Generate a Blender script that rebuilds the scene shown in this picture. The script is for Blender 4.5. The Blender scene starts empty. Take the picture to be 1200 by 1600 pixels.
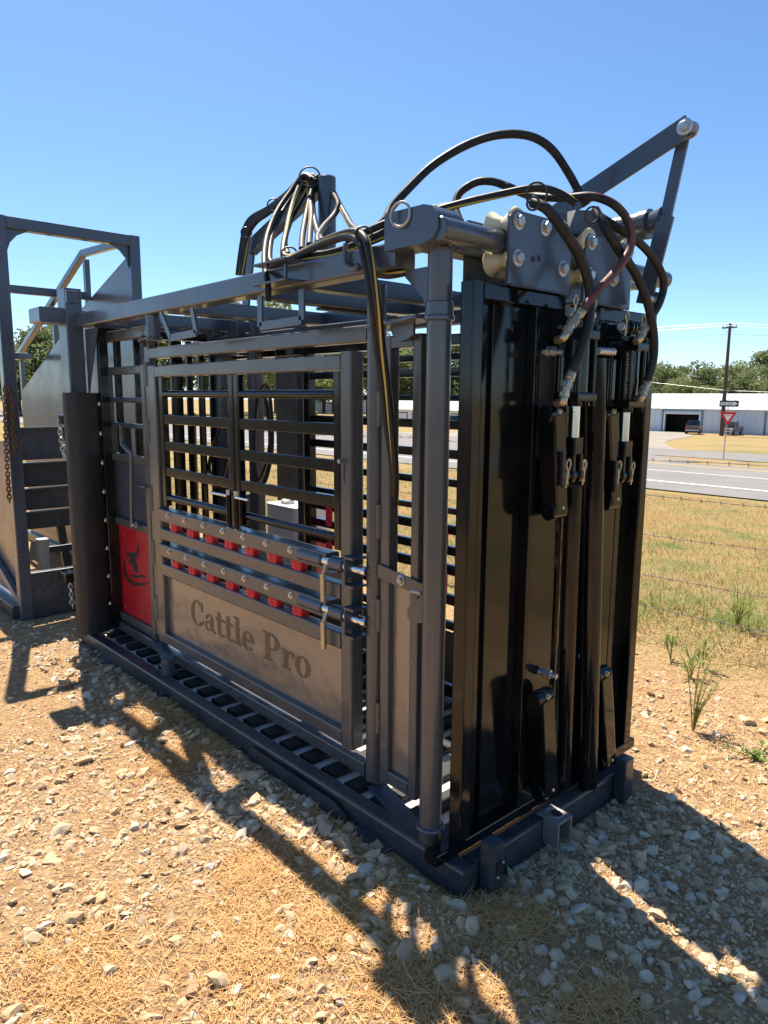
import bpy, math, random
import numpy as np
from mathutils import Vector, Matrix
random.seed(7); rng = np.random.default_rng(7)
S = bpy.context.scene
COL = S.collection

# ------------------------------------------------------------------ camera
W0, H0, F0 = 1200.0, 1600.0, 1125.0
CX, CY = 600.0, 800.0
def _d(px, py):
    v = np.array([px-CX, -(py-CY), -F0]); return v/np.linalg.norm(v)
_ex, _ey = _d(1870, 629), _d(-430, 614)
_s = _ex+_ey; _s /= np.linalg.norm(_s); _t = _ex-_ey; _t /= np.linalg.norm(_t)
_ex, _ey = (_s+_t)/math.sqrt(2), (_s-_t)/math.sqrt(2)
RC = np.array([_ex, _ey, np.cross(_ex, _ey)])
CAM = np.array([-1.561, -1.353, 1.55])
cd = bpy.data.cameras.new('camera'); cam = bpy.data.objects.new('camera', cd); COL.objects.link(cam)
M4 = Matrix.Identity(4)
for i in range(3):
    for j in range(3): M4[i][j] = RC[i, j]
    M4[i][3] = CAM[i]
cam.matrix_world = M4
cd.sensor_fit = 'AUTO'; cd.sensor_width = 36.0; cd.lens = 36.0*F0/H0
cd.clip_start = 0.05; cd.clip_end = 3000
S.camera = cam

# ------------------------------------------------------------------ sky, sun, exposure
SUN_EL, SUN_AZ = math.radians(60.5), math.atan2(0.31, 0.95)     # azimuth from +Y towards +X
w = bpy.data.worlds.new('World'); S.world = w; w.use_nodes = True
nt = w.node_tree; bg = nt.nodes['Background']
sky = nt.nodes.new('ShaderNodeTexSky'); sky.sky_type = 'NISHITA'; sky.sun_disc = False
sky.sun_elevation = SUN_EL; sky.sun_rotation = SUN_AZ
sky.altitude = 100; sky.air_density = 0.7; sky.dust_density = 0.35; sky.ozone_density = 4.0
hs = nt.nodes.new('ShaderNodeHueSaturation'); hs.inputs['Saturation'].default_value = 1.10; hs.inputs['Hue'].default_value = .4955
nt.links.new(sky.outputs[0], hs.inputs['Color']); nt.links.new(hs.outputs[0], bg.inputs[0]); bg.inputs[1].default_value = 0.086
sd = bpy.data.lights.new('sun', 'SUN'); sd.energy = 4.3; sd.angle = math.radians(0.53); sd.color = (1.0, 0.90, 0.77)
sun = bpy.data.objects.new('sun', sd); COL.objects.link(sun)
ld = Vector((-math.sin(SUN_AZ)*math.cos(SUN_EL), -math.cos(SUN_AZ)*math.cos(SUN_EL), -math.sin(SUN_EL)))
sun.rotation_euler = ld.to_track_quat('-Z', 'Y').to_euler(); sun.location = (3, 8, 20)
vs = S.view_settings; vs.view_transform = 'Standard'; vs.look = 'None'; vs.gamma = 1.0; vs.exposure = 1.25
S.render.engine = 'CYCLES'
S.cycles.max_bounces = 8

# ------------------------------------------------------------------ measuring helpers (photo pixel -> point on a plane of the place)
def ray(px, py): return RC @ np.array([px-CX, -(py-CY), -F0])
def _on(px, py, a, v):
    r = ray(px, py); return Vector(CAM + r*((v-CAM[a])/r[a]))
def PX(px, py, v): return _on(px, py, 0, v)
def PY(px, py, v): return _on(px, py, 1, v)
def PZ(px, py, v): return _on(px, py, 2, v)
TX = [-1e4, 2.2, 6, 20, 45, 105, 400, 1e4]; TZ = [0, 0, -.12, -.95, -2.4, -3.4, -5, -5]
def gz(x): return float(np.interp(x, TX, TZ))
def hit(px, py):
    r = ray(px, py); r = r/math.hypot(r[0], r[1]); t = np.geomspace(.5, 600, 60000)
    P = CAM + r*t[:, None]; k = int(np.argmax(P[:, 2] < np.interp(P[:, 0], TX, TZ)))
    return Vector(P[k])

# ------------------------------------------------------------------ mesh helpers
def V(*a): return Vector(a)
class MB:
    def __init__(s): s.v = []; s.f = []; s.m = []; s.fl = set()
    def add(s, vs, fs, mi=0):
        o = len(s.v); s.v += [tuple(p) for p in vs]
        s.f += [tuple(i+o for i in f) for f in fs]; s.m += [mi]*len(fs)
        return s
    def box(s, x0, x1, y0, y1, z0, z1, ch=0.0, mi=0):
        if x0 > x1: x0, x1 = x1, x0
        if y0 > y1: y0, y1 = y1, y0
        if z0 > z1: z0, z1 = z1, z0
        d = (x1-x0, y1-y0, z1-z0)
        a = d.index(max(d)); c = [(x0+x1)/2, (y0+y1)/2, (z0+z1)/2]
        p0 = list(c); p1 = list(c); p0[a] -= d[a]/2; p1[a] += d[a]/2
        b, e = [(1, 2), (0, 2), (0, 1)][a]
        A = [0, 0, 0]; A[b] = 1; B = [0, 0, 0]; B[e] = 1
        return s.tube(p0, p1, d[b], d[e], A, ch or min(.006, .22*min(d[b], d[e])), mi)
    def tube(s, p0, p1, w, h, side=None, ch=.006, mi=0):
        """rectangular section bar from p0 to p1; w along 'side', h across"""
        p0, p1 = Vector(p0), Vector(p1); t = (p1-p0).normalized()
        if side is None: side = Vector((0, 0, 1)).cross(t) if abs(t.z) < .95 else Vector((1, 0, 0))
        a = Vector(side); a = (a - t*a.dot(t)).normalized(); b = t.cross(a)
        ch = min(ch, .3*w, .3*h); k = .3*ch
        q = []
        for sx, sy in ((1, 1), (-1, 1), (-1, -1), (1, -1)):
            X, Y = sx*w/2, sy*h/2
            e = [(X, Y-sy*ch), (X-sx*k, Y-sy*k), (X-sx*ch, Y)]
            if sx*sy < 0: e.reverse()
            q += e
        n = len(q); vs = [p0+a*x+b*y for x, y in q] + [p1+a*x+b*y for x, y in q]
        fs = [(i, (i+1) % n, n+(i+1) % n, n+i) for i in range(n)] + [tuple(range(n))[::-1], tuple(range(n, 2*n))]
        o = len(s.f)
        for i in range(n):
            if i % 3 == 2: s.fl.add(o+i)
        s.fl.update((o+n, o+n+1))
        return s.add(vs, fs, mi)
    def pipe(s, p0, p1, r, n=20, r1=None, mi=0):
        return s.sweep([Vector(p0), Vector(p1)], r, n, mi=mi, rad=[r, r if r1 is None else r1])
    def sweep(s, pts, r, n=10, mi=0, rad=None, stripe=None, cap=True, closed=False, twist=0.0):
        pts = [Vector(p) for p in pts]; N = len(pts); tang = []
        for i in range(N):
            if closed: t = pts[(i+1) % N]-pts[i-1]
            else: t = pts[min(i+1, N-1)]-pts[max(i-1, 0)]
            tang.append(t.normalized())
        t0 = tang[0]; a = Vector((0, 0, 1)) if abs(t0.z) < .9 else Vector((1, 0, 0))
        a = (a-t0*a.dot(t0)).normalized(); vs = []
        for i in range(N):
            t = tang[i]; a = (a-t*a.dot(t)).normalized(); b = t.cross(a); rr = rad[i] if rad else r
            for k in range(n):
                an = 2*math.pi*k/n + twist*i
                vs.append(pts[i]+a*(rr*math.cos(an))+b*(rr*math.sin(an)))
        fs = []; ms = []
        for i in range(N if closed else N-1):
            j = (i+1) % N
            for k in range(n):
                fs.append((i*n+k, i*n+(k+1) % n, j*n+(k+1) % n, j*n+k)); ms.append(1 if stripe is not None and k in stripe else mi)
        if cap and not closed:
            fs.append(tuple(range(n))[::-1]); fs.append(tuple(range((N-1)*n, N*n))); ms += [mi, mi]
        o = len(s.v); s.v += [tuple(p) for p in vs]; s.f += [tuple(i+o for i in f) for f in fs]; s.m += ms
        return s
    def ring(s, c, ax, R, r, n=24, m=8, a0=0, a1=360, mi=0):
        c = Vector(c); ax = Vector(ax).normalized(); u = ax.orthogonal().normalized()
        if abs(ax.z) < .9: u = (Vector((0, 0, 1))-ax*ax.z).normalized()
        w_ = ax.cross(u); cl = (a1-a0) >= 360
        pts = [c+u*(R*math.cos(math.radians(a0+(a1-a0)*i/n)))+w_*(R*math.sin(math.radians(a0+(a1-a0)*i/n))) for i in range(n if cl else n+1)]
        return s.sweep(pts, r, m, closed=cl, mi=mi)
    def lathe(s, p0, ax, prof, n=20, mi=0):
        """prof: list of (distance along ax, radius)"""
        p0 = Vector(p0); ax = Vector(ax).normalized(); u = ax.orthogonal().normalized(); w_ = ax.cross(u)
        vs = [p0+ax*d+u*(r*math.cos(2*math.pi*k/n))+w_*(r*math.sin(2*math.pi*k/n)) for d, r in prof for k in range(n)]
        fs = [(i*n+k, i*n+(k+1) % n, (i+1)*n+(k+1) % n, (i+1)*n+k) for i in range(len(prof)-1) for k in range(n)]
        fs += [tuple(range(n))[::-1], tuple(range((len(prof)-1)*n, len(prof)*n))]
        return s.add(vs, fs, mi)
    def prism(s, poly, dirv, mi=0):
        """poly: 3d points of a planar outline, pushed along dirv"""
        poly = [Vector(p) for p in poly]; dv = Vector(dirv)
        nrm = Vector((0, 0, 0))
        for i in range(len(poly)):
            a, b = poly[i], poly[(i+1) % len(poly)]; nrm += a.cross(b)
        if nrm.dot(dv) > 0: poly.reverse()
        n = len(poly); vs = poly+[p+dv for p in poly]
        fs = [tuple(range(n)), tuple(range(n, 2*n))[::-1]] + [(i, n+i, n+(i+1) % n, (i+1) % n) for i in range(n)]
        return s.add(vs, fs, mi)
    def build(s, name, mat, parent=None, smooth=True, ang=38):
        me = bpy.data.meshes.new(name); me.from_pydata(s.v, [], s.f)
        mats = mat if isinstance(mat, (list, tuple)) else [mat]
        for m_ in mats: me.materials.append(MATS[m_])
        if len(mats) > 1: me.polygons.foreach_set('material_index', s.m)
        if smooth:
            me.set_sharp_from_angle(angle=math.radians(ang)); me.polygons.foreach_set('use_smooth', [i not in s.fl for i in range(len(me.polygons))])
        me.update()
        o = bpy.data.objects.new(name, me); COL.objects.link(o)
        if parent is not None:
            o.parent = parent; o.matrix_parent_inverse = parent.matrix_world.inverted() if False else Matrix.Identity(4)
        return o
def tag(o, label, cat, group=None):
    o['label'] = label; o['category'] = cat
    if group: o['group'] = group
    return o
def thing(name, label, cat, group=None, loc=(0, 0, 0)):
    o = bpy.data.objects.new(name, None); COL.objects.link(o); o.location = loc; o.empty_display_size = .1
    return tag(o, label, cat, group)
def spline(P, k=8):
    P = [Vector(p) for p in P]; out = []
    for i in range(len(P)-1):
        a, b, c, d = P[max(i-1, 0)], P[i], P[i+1], P[min(i+2, len(P)-1)]
        for j in range(k):
            t = j/k
            out.append(.5*((2*b)+(c-a)*t+(2*a-5*b+4*c-d)*t*t+(3*b-a-3*c+d)*t**3))
    out.append(P[-1]); return out

# ------------------------------------------------------------------ materials
MATS = {}
def nodes(name):
    m = bpy.data.materials.new(name); m.use_nodes = True; MATS[name] = m
    t = m.node_tree; return m, t, t.nodes['Principled BSDF']
def N(t, typ, **kw):
    n = t.nodes.new(typ)
    for k, v in kw.items():
        if k in n.inputs: n.inputs[k].default_value = v
        else: setattr(n, k, v)
    return n
def ramp(t, src, stops):
    r = t.nodes.new('ShaderNodeValToRGB'); e = r.color_ramp.elements
    while len(e) > 1: e.remove(e[-1])
    e[0].position, e[0].color = stops[0][0], (*stops[0][1], 1) if len(stops[0][1]) == 3 else stops[0][1]
    for p, c in stops[1:]:
        q = e.new(p); q.color = (*c, 1)
    t.links.new(src, r.inputs[0]); return r
def paint(name, col, rough=.3, dust=.25, dustcol=(.32, .26, .19), metallic=0.0, coat=0.0, peel=.03, scale=5.0, spec=.5, wave=0.0, rmax=None):
    m, t, b = nodes(name); L = t.links.new
    tc = N(t, 'ShaderNodeTexCoord')
    n1 = N(t, 'ShaderNodeTexNoise', Scale=scale, Detail=8.0, Roughness=.65); L(tc.outputs['Object'], n1.inputs['Vector'])
    n2 = N(t, 'ShaderNodeTexNoise', Scale=scale*14, Detail=4.0, Roughness=.7); L(tc.outputs['Object'], n2.inputs['Vector'])
    mul = N(t, 'ShaderNodeMath', operation='MULTIPLY'); L(n1.outputs[0], mul.inputs[0]); L(n2.outputs[0], mul.inputs[1])
    rp = ramp(t, mul.outputs[0], [(.20, (0, 0, 0)), (.48, (dust,)*3)])
    mx = N(t, 'ShaderNodeMix', data_type='RGBA'); mx.inputs[6].default_value = (*col, 1); mx.inputs[7].default_value = (*dustcol, 1)
    L(rp.outputs[0], mx.inputs[0]); L(mx.outputs[2], b.inputs['Base Color'])
    rr = N(t, 'ShaderNodeMapRange'); rr.inputs[3].default_value = rough*.8; rr.inputs[4].default_value = rmax if rmax else min(1, rough*1.5+.08)
    rr.inputs[1].default_value = .3; rr.inputs[2].default_value = .7
    L(n1.outputs[0], rr.inputs[0]); L(rr.outputs[0], b.inputs['Roughness'])
    b.inputs['Metallic'].default_value = metallic; b.inputs['Coat Weight'].default_value = coat
    b.inputs['Coat Roughness'].default_value = .12; b.inputs['Specular IOR Level'].default_value = spec
    n3 = N(t, 'ShaderNodeTexNoise', Scale=160.0, Detail=2.0); L(tc.outputs['Object'], n3.inputs['Vector'])
    bp = N(t, 'ShaderNodeBump', Strength=peel, Distance=.004); L(n3.outputs[0], bp.inputs['Height'])
    last = bp
    if wave:
        n4 = N(t, 'ShaderNodeTexNoise', Scale=9.0, Detail=2.5, Roughness=.45); L(tc.outputs['Object'], n4.inputs['Vector'])
        b2 = N(t, 'ShaderNodeBump', Strength=wave, Distance=.02); L(n4.outputs[0], b2.inputs['Height']); L(bp.outputs[0], b2.inputs['Normal']); last = b2
    L(last.outputs[0], b.inputs['Normal'])
    return m
paint('charcoal', (.060, .074, .096), .17, .10, coat=.35, scale=2.5, rmax=.42)  # bluer than the paint itself: sky reflection put into the base colour
paint('charcoal_side', (.078, .078, .078), .22, .14, coat=.35, scale=2.5, rmax=.45)  # same paint on side faces, without the sky's blue in its base
paint('sheet', (.27, .23, .195), .24, .22, metallic=.45, coat=.5, wave=.45, scale=3.0, rmax=.42)  # grey paint with the warm ground reflection put into its base colour
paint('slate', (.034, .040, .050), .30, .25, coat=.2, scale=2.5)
paint('black', (.004, .0045, .006), .05, .05, peel=.02, spec=.36, rmax=.15)
paint('black_satin', (.013, .014, .016), .35, .25)
paint('rubber', (.010, .012, .013), .42, .10, peel=.03)
paint('hose', (.012, .013, .014), .48, .15, peel=.06, scale=20, spec=.3, rmax=.65)
paint('hose_red', (.11, .022, .020), .45, .25, peel=.12, scale=20)
paint('hose_yellow', (.62, .42, .07), .5, .25, scale=20)
paint('red_plastic', (.74, .022, .032), .38, .10)
paint('red_sheet', (.46, .010, .024), .30, .08, coat=.3, wave=.05)
paint('emblem_black', (.018, .016, .016), .5, .1)
paint('letter_gold_shaded', (.13, .085, .038), .42, .2, coat=.1)  # gold vinyl letters, their shade put into the brown base colour
paint('zinc', (.55, .55, .54), .30, .12, metallic=.9)
paint('yellow_zinc', (.50, .42, .28), .32, .15, metallic=.85)
paint('chrome', (.78, .78, .77), .10, .03, metallic=1.0)
paint('steel_worn', (.42, .42, .40), .4, .3, metallic=.8)
paint('nylon', (.74, .66, .42), .45, .12)
paint('rust', (.13, .055, .022), .7, .3, scale=25)
paint('white_plastic', (.72, .73, .72), .4, .12)
paint('floor_plate', (.58, .56, .52), .8, .3, scale=9)
paint('galv', (.45, .46, .47), .42, .15, metallic=.6)
paint('wood_pole', (.075, .050, .036), .85, .2, scale=3)
paint('barn_wall', (.62, .70, .78), .5, .1, scale=.4)
paint('barn_trim', (.10, .24, .33), .5, .1)
paint('barn_roof', (.50, .52, .53), .38, .1, metallic=.1, scale=.4)
paint('barn_dark', (.03, .03, .033), .9, .1)
paint('glass_dark', (.02, .025, .03), .08, .02)
paint('car_dark', (.022, .024, .030), .2, .1, coat=.8)
paint('car_white', (.70, .71, .72), .25, .05, coat=.6)
paint('car_silver', (.42, .43, .45), .3, .05, metallic=.3, coat=.5)
paint('tyre', (.015, .015, .015), .8, .1)
paint('tail_red', (.5, .02, .02), .25, .02)
paint('sign_white', (.82, .82, .82), .45, .03)
paint('sign_red', (.70, .02, .03), .45, .03)
paint('sign_black', (.012, .012, .012), .45, .03)
paint('print_gold', (.55, .36, .20), .5, .05)
paint('line_white', (.75, .75, .73), .7, .25, scale=2)
paint('line_yellow', (.62, .36, .04), .7, .25, scale=2)
paint('bark', (.10, .075, .055), .9, .2)
paint('wire_bright', (.75, .76, .78), .3, .02, metallic=.7)
paint('wire_fence', (.16, .14, .13), .6, .2, metallic=.3)

def stone_mat(name, stops, rough=.85):
    m, t, b = nodes(name); L = t.links.new
    tc = N(t, 'ShaderNodeTexCoord'); geo = N(t, 'ShaderNodeNewGeometry'); oi = N(t, 'ShaderNodeObjectInfo')
    ad = N(t, 'ShaderNodeMath', operation='ADD'); L(geo.outputs['Random Per Island'], ad.inputs[0]); L(oi.outputs['Random'], ad.inputs[1])
    fr = N(t, 'ShaderNodeMath', operation='FRACT'); L(ad.outputs[0], fr.inputs[0])
    rp = ramp(t, fr.outputs[0], stops)
    n = N(t, 'ShaderNodeTexNoise', Scale=38.0, Detail=6.0, Roughness=.7); L(tc.outputs['Object'], n.inputs['Vector'])
    r2 = ramp(t, n.outputs[0], [(.3, (.55, .52, .5)), (.7, (1.12, 1.1, 1.06))])
    mx = N(t, 'ShaderNodeMix', data_type='RGBA', blend_type='MULTIPLY'); mx.inputs[0].default_value = .8
    L(rp.outputs[0], mx.inputs[6]); L(r2.outputs[0], mx.inputs[7]); L(mx.outputs[2], b.inputs['Base Color'])
    b.inputs['Roughness'].default_value = rough; b.inputs['Specular IOR Level'].default_value = .25
    bp = N(t, 'ShaderNodeBump', Strength=.5, Distance=.006); L(n.outputs[0], bp.inputs['Height']); L(bp.outputs[0], b.inputs['Normal'])
stone_mat('gravel', [(0, (.58, .42, .245)), (.25, (.64, .48, .30)), (.5, (.56, .43, .275)), (.68, (.67, .54, .36)), (.82, (.66, .60, .50)), (.9, (.58, .34, .19)), (.95, (.73, .63, .47)), (1, (.49, .37, .25))])
def leafy(name, stops, trans=.25, rough=.6):
    m, t, b = nodes(name); L = t.links.new
    geo = N(t, 'ShaderNodeNewGeometry'); oi = N(t, 'ShaderNodeObjectInfo')
    ad = N(t, 'ShaderNodeMath', operation='MULTIPLY_ADD'); L(oi.outputs['Random'], ad.inputs[0]); ad.inputs[1].default_value = .45
    ml = N(t, 'ShaderNodeMath', operation='MULTIPLY'); L(geo.outputs['Random Per Island'], ml.inputs[0]); ml.inputs[1].default_value = .55
    L(ml.outputs[0], ad.inputs[2])
    rp = ramp(t, ad.outputs[0], stops); L(rp.outputs[0], b.inputs['Base Color']); b.inputs['Roughness'].default_value = rough
    b.inputs['Specular IOR Level'].default_value = .25
    tr = N(t, 'ShaderNodeBsdfTranslucent'); L(rp.outputs[0], tr.inputs[0])
    ms = N(t, 'ShaderNodeMixShader'); ms.inputs[0].default_value = trans
    out = t.nodes['Material Output']; L(b.outputs[0], ms.inputs[1]); L(tr.outputs[0], ms.inputs[2]); L(ms.outputs[0], out.inputs[0])
leafy('foliage', [(0, (.12, .16, .065)), (.4, (.185, .225, .095)), (.75, (.245, .275, .12)), (1, (.31, .33, .15))], .5)  # greens lightened to stand in for distance haze
leafy('straw', [(0, (.34, .16, .05)), (.3, (.50, .27, .095)), (.6, (.62, .38, .15)), (1, (.72, .53, .28))], .08, .6)
leafy('drygrass', [(0, (.26, .155, .055)), (.35, (.38, .25, .10)), (.62, (.43, .32, .15)), (.82, (.32, .30, .12)), (1, (.17, .22, .065))], .25, .6)
leafy('greenweed', [(0, (.13, .20, .04)), (.5, (.20, .29, .06)), (1, (.32, .38, .12))], .35)

def ground_mat():
    m, t, b = nodes('ground'); L = t.links.new
    tc = N(t, 'ShaderNodeTexCoord'); sep = N(t, 'ShaderNodeSeparateXYZ'); L(tc.outputs['Object'], sep.inputs[0])
    def noise(s, d=6.0, r=.6):
        n = N(t, 'ShaderNodeTexNoise', Scale=s, Detail=d, Roughness=r); L(tc.outputs['Object'], n.inputs['Vector']); return n
    nA, nB, nC, nD = noise(1.3), noise(14), noise(90, 5, .75), noise(.12)
    def mix(f, a, c, bt='MIX'):
        x = N(t, 'ShaderNodeMix', data_type='RGBA', blend_type=bt)
        for i, s in ((0, f), (6, a), (7, c)):
            if hasattr(s, 'links'): L(s, x.inputs[i])
            else: x.inputs[i].default_value = s if i == 0 else (*s, 1)
        return x.outputs[2]
    dirt = ramp(t, nB.outputs[0], [(.3, (.40, .24, .12)), (.55, (.56, .365, .19)), (.75, (.64, .45, .25))]).outputs[0]
    vor = N(t, 'ShaderNodeTexVoronoi', Scale=46.0); L(tc.outputs['Object'], vor.inputs['Vector'])
    peb = ramp(t, vor.outputs['Distance'], [(.15, (1.22, 1.2, 1.16)), (.55, (.6, .58, .56))]).outputs[0]
    dirt = mix(.55, dirt, peb, 'MULTIPLY')
    grass = ramp(t, nA.outputs[0], [(.30, (.35, .225, .09)), (.45, (.38, .275, .12)), (.56, (.31, .26, .105)), (.66, (.19, .22, .07))]).outputs[0]
    gfine = ramp(t, nC.outputs[0], [(.3, (.55, .52, .5)), (.7, (1.25, 1.22, 1.2))]).outputs[0]
    grass = mix(.8, grass, gfine, 'MULTIPLY')
    far = ramp(t, nD.outputs[0], [(.35, (.36, .25, .125)), (.5, (.33, .25, .12)), (.66, (.22, .21, .085))]).outputs[0]
    far = mix(.6, far, gfine, 'MULTIPLY')
    # dirt near the machine, dry grass past the fence, field beyond
    ma = N(t, 'ShaderNodeMath', operation='MULTIPLY_ADD'); L(nA.outputs[0], ma.inputs[0]); ma.inputs[1].default_value = 1.3; L(sep.outputs[0], ma.inputs[2])
    f1 = N(t, 'ShaderNodeMapRange'); f1.inputs[1].default_value = 2.9; f1.inputs[2].default_value = 3.7; L(ma.outputs[0], f1.inputs[0])
    f2 = N(t, 'ShaderNodeMapRange'); f2.inputs[1].default_value = 10; f2.inputs[2].default_value = 30; L(sep.outputs[0], f2.inputs[0])
    # unseen ground behind and beside the camera, made dark to dull paint reflections
    dp = N(t, 'ShaderNodeVectorMath', operation='DOT_PRODUCT'); L(tc.outputs['Object'], dp.inputs[0]); dp.inputs[1].default_value = (-.67, -.74, 0)
    f3 = N(t, 'ShaderNodeMapRange'); f3.inputs[1].default_value = 3.6; f3.inputs[2].default_value = 5.2
    ng = N(t, 'ShaderNodeMath', operation='MULTIPLY'); ng.inputs[1].default_value = -1.0; L(sep.outputs[0], ng.inputs[0])
    mxx = N(t, 'ShaderNodeMath', operation='MAXIMUM'); L(dp.outputs['Value'], mxx.inputs[0]); L(ng.outputs[0], mxx.inputs[1]); L(mxx.outputs[0], f3.inputs[0])
    past = ramp(t, nA.outputs[0], [(.3, (.075, .072, .055)), (.55, (.105, .098, .072)), (.75, (.16, .14, .10))]).outputs[0]  # tone made up for what the slats reflect, out of view
    c = mix(f1.outputs[0], dirt, grass); c = mix(f2.outputs[0], c, far); c = mix(f3.outputs[0], c, past); L(c, b.inputs['Base Color'])
    b.inputs['Roughness'].default_value = .95; b.inputs['Specular IOR Level'].default_value = .1
    bp = N(t, 'ShaderNodeBump', Strength=.7, Distance=.012); L(vor.outputs['Distance'], bp.inputs['Height']); bp.invert = True
    b2 = N(t, 'ShaderNodeBump', Strength=.8, Distance=.02); L(nC.outputs[0], b2.inputs['Height']); L(bp.outputs[0], b2.inputs['Normal'])
    L(b2.outputs[0], b.inputs['Normal'])
ground_mat()
def asphalt(name, col):
    m, t, b = nodes(name); L = t.links.new
    tc = N(t, 'ShaderNodeTexCoord')
    n = N(t, 'ShaderNodeTexNoise', Scale=.5, Detail=8.0, Roughness=.7); L(tc.outputs['Object'], n.inputs['Vector'])
    r = ramp(t, n.outputs[0], [(.3, tuple(c*.8 for c in col)), (.7, tuple(c*1.2 for c in col))]); L(r.outputs[0], b.inputs['Base Color'])
    b.inputs['Roughness'].default_value = .9
asphalt('asphalt', (.19, .18, .168)); asphalt('concrete', (.27, .235, .19))

# ------------------------------------------------------------------ ground sheet
def build_ground():
    na, nr = 300, 210
    r = np.concatenate([[0], np.geomspace(.25, 1500, nr-1)]); a = np.linspace(0, 2*np.pi, na, endpoint=False)
    Rr, A = np.meshgrid(r, a, indexing='ij')
    x = .2+Rr*np.cos(A); y = .3+Rr*np.sin(A); z = np.interp(x, TX, TZ)
    near = np.clip(1-Rr/9, 0, 1)
    z = z+near*ground_bump(x, y)
    v = np.stack([x, y, z], -1).reshape(-1, 3)
    i, j = np.meshgrid(np.arange(nr-1), np.arange(na), indexing='ij'); j2 = (j+1) % na
    f = np.stack([i*na+j, (i+1)*na+j, (i+1)*na+j2, i*na+j2], -1).reshape(-1, 4)
    o = np_mesh('ground', v, f, 'ground'); o['kind'] = 'structure'; return o
def ground_bump(x, y):
    z = .010*np.sin(3.1*x+1.7*y+.4)*np.sin(2.3*y-1.1*x+1)+.006*np.sin(7.3*x-5.1*y)+.004*np.sin(13*x+9*y+2)*np.cos(11*y-6*x)
    inside = 1/(1+np.exp(-np.minimum(np.minimum(x+.05, 1.12-x), np.minimum(y+.1, 3.4-y))*30))
    z = z*(1-.9*inside)-.035*inside
    # gravel banked up against the base rails
    dside = np.exp(-((x+.10)/.10)**2)*(y > -.15)*(y < 3.3)*.020
    return z+dside
def np_mesh(name, v, f, mat, smooth=True, mi=None):
    me = bpy.data.meshes.new(name); nf, k = f.shape
    me.vertices.add(len(v)); me.vertices.foreach_set('co', np.ascontiguousarray(v, dtype=np.float32).ravel())
    me.loops.add(nf*k); me.loops.foreach_set('vertex_index', np.ascontiguousarray(f, dtype=np.int32).ravel())
    me.polygons.add(nf); me.polygons.foreach_set('loop_start', np.arange(0, nf*k, k, dtype=np.int32))
    me.polygons.foreach_set('use_smooth', np.full(nf, smooth))
    for q in (mat if isinstance(mat, (list, tuple)) else [mat]): me.materials.append(MATS[q])
    if mi is not None: me.polygons.foreach_set('material_index', mi)
    me.update(calc_edges=True); me.validate()
    o = bpy.data.objects.new(name, me); COL.objects.link(o); return o
build_ground()

# ------------------------------------------------------------------ roads beyond the fence
def strip(name, xs, y0, y1, mat, lift, n=40):
    """sheet between X edges xs=(x0,x1) following the terrain"""
    m = MB(); K = 6
    X = [xs[0]+(xs[1]-xs[0])*i/K for i in range(K+1)]
    # include the terrain's own break points so that the sheet never dips under it
    X = sorted(set(X+[t for t in TX if xs[0] < t < xs[1]])); K = len(X)-1
    Yv = [y0+(y1-y0)*j/n for j in range(n+1)]
    vs = [(x, y, gz(x)+lift) for y in Yv for x in X]
    fs = [(j*(K+1)+i, j*(K+1)+i+1, (j+1)*(K+1)+i+1, (j+1)*(K+1)+i) for j in range(n) for i in range(K)]
    o = m.add(vs, fs).build(name, mat); o['kind'] = 'structure'; return o
strip('road', (15.2, 37.5), -150, 500, 'asphalt', .03)
strip('slip_road', (47.5, 56.5), -150, 500, 'asphalt', .03)
strip('road_edge_line', (18.4, 18.75), -150, 500, 'line_white', .036)
strip('median_line', (33.1, 33.7), -150, 17.0, 'line_yellow', .036)
for k in range(-6, 16): strip('lane_dash', (25.6, 25.85), 6+k*14.0, 6+k*14.0+7.5, 'line_white', .036, 2)
cro = MB(); XC_ = [37.5, 39, 41, 43, 45, 47.5]
cro.add([(x, yy, gz(x)+.03) for x in XC_ for yy in (17.6+.35*(x-40.5)+.12*(x-41.5)**2, 62.0)], [(2*i, 2*i+2, 2*i+3, 2*i+1) for i in range(5)])
cro.build('crossover', 'asphalt')['kind'] = 'structure'
drv = MB(); XD_ = [56.5+(104-56.5)*i/12 for i in range(13)]
drv.add([(x, yy, gz(x)+.03) for x in XD_ for yy in (26.8+(x-56.5)*.47+1.5*math.sin((x-56.5)*.13), 62.0)], [(2*i, 2*i+2, 2*i+3, 2*i+1) for i in range(12)])
drv.build('barn_driveway', 'concrete')['kind'] = 'structure'
# yellow line bending round the island nose
nose = [V(33.4, 16.8, 0), V(33.7, 18.4, 0), V(34.8, 20.0, 0), V(37.0, 20.8, 0), V(39.5, 20.4, 0), V(41.5, 19.6, 0)]
m = MB(); pts = spline(nose, 5); vs = []
for i, p in enumerate(pts):
    t = (pts[min(i+1, len(pts)-1)]-pts[max(i-1, 0)]).normalized(); q = Vector((-t.y, t.x, 0))*.3
    for s_ in (1, -1):
        c = p+q*s_; vs.append((c.x, c.y, gz(c.x)+.041))
o = m.add(vs, [(2*i, 2*i+1, 2*i+3, 2*i+2) for i in range(len(pts)-1)]).build('island_nose_line', 'line_yellow'); o['kind'] = 'structure'

# ================================================================== THE SQUEEZE CHUTE
chute = thing('squeeze_chute', 'charcoal and black hydraulic cattle squeeze chute with red blocks along its side door', 'cattle chute')
def part(m, name, mat, parent=None, **k): return m.build(name, mat, parent or chute, **k)
def bolt_head(m, p, ax, r=.012, h=.010, mi=0, washer=True):
    ax = Vector(ax).normalized(); p = Vector(p)
    if washer: m.lathe(p, ax, [(-.004, r*1.5), (.002, r*1.5), (.003, r*1.2)], 14, mi)
    m.lathe(p+ax*.002, ax, [(0, r), (h*.8, r), (h, r*.8)], 6, mi)

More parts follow.
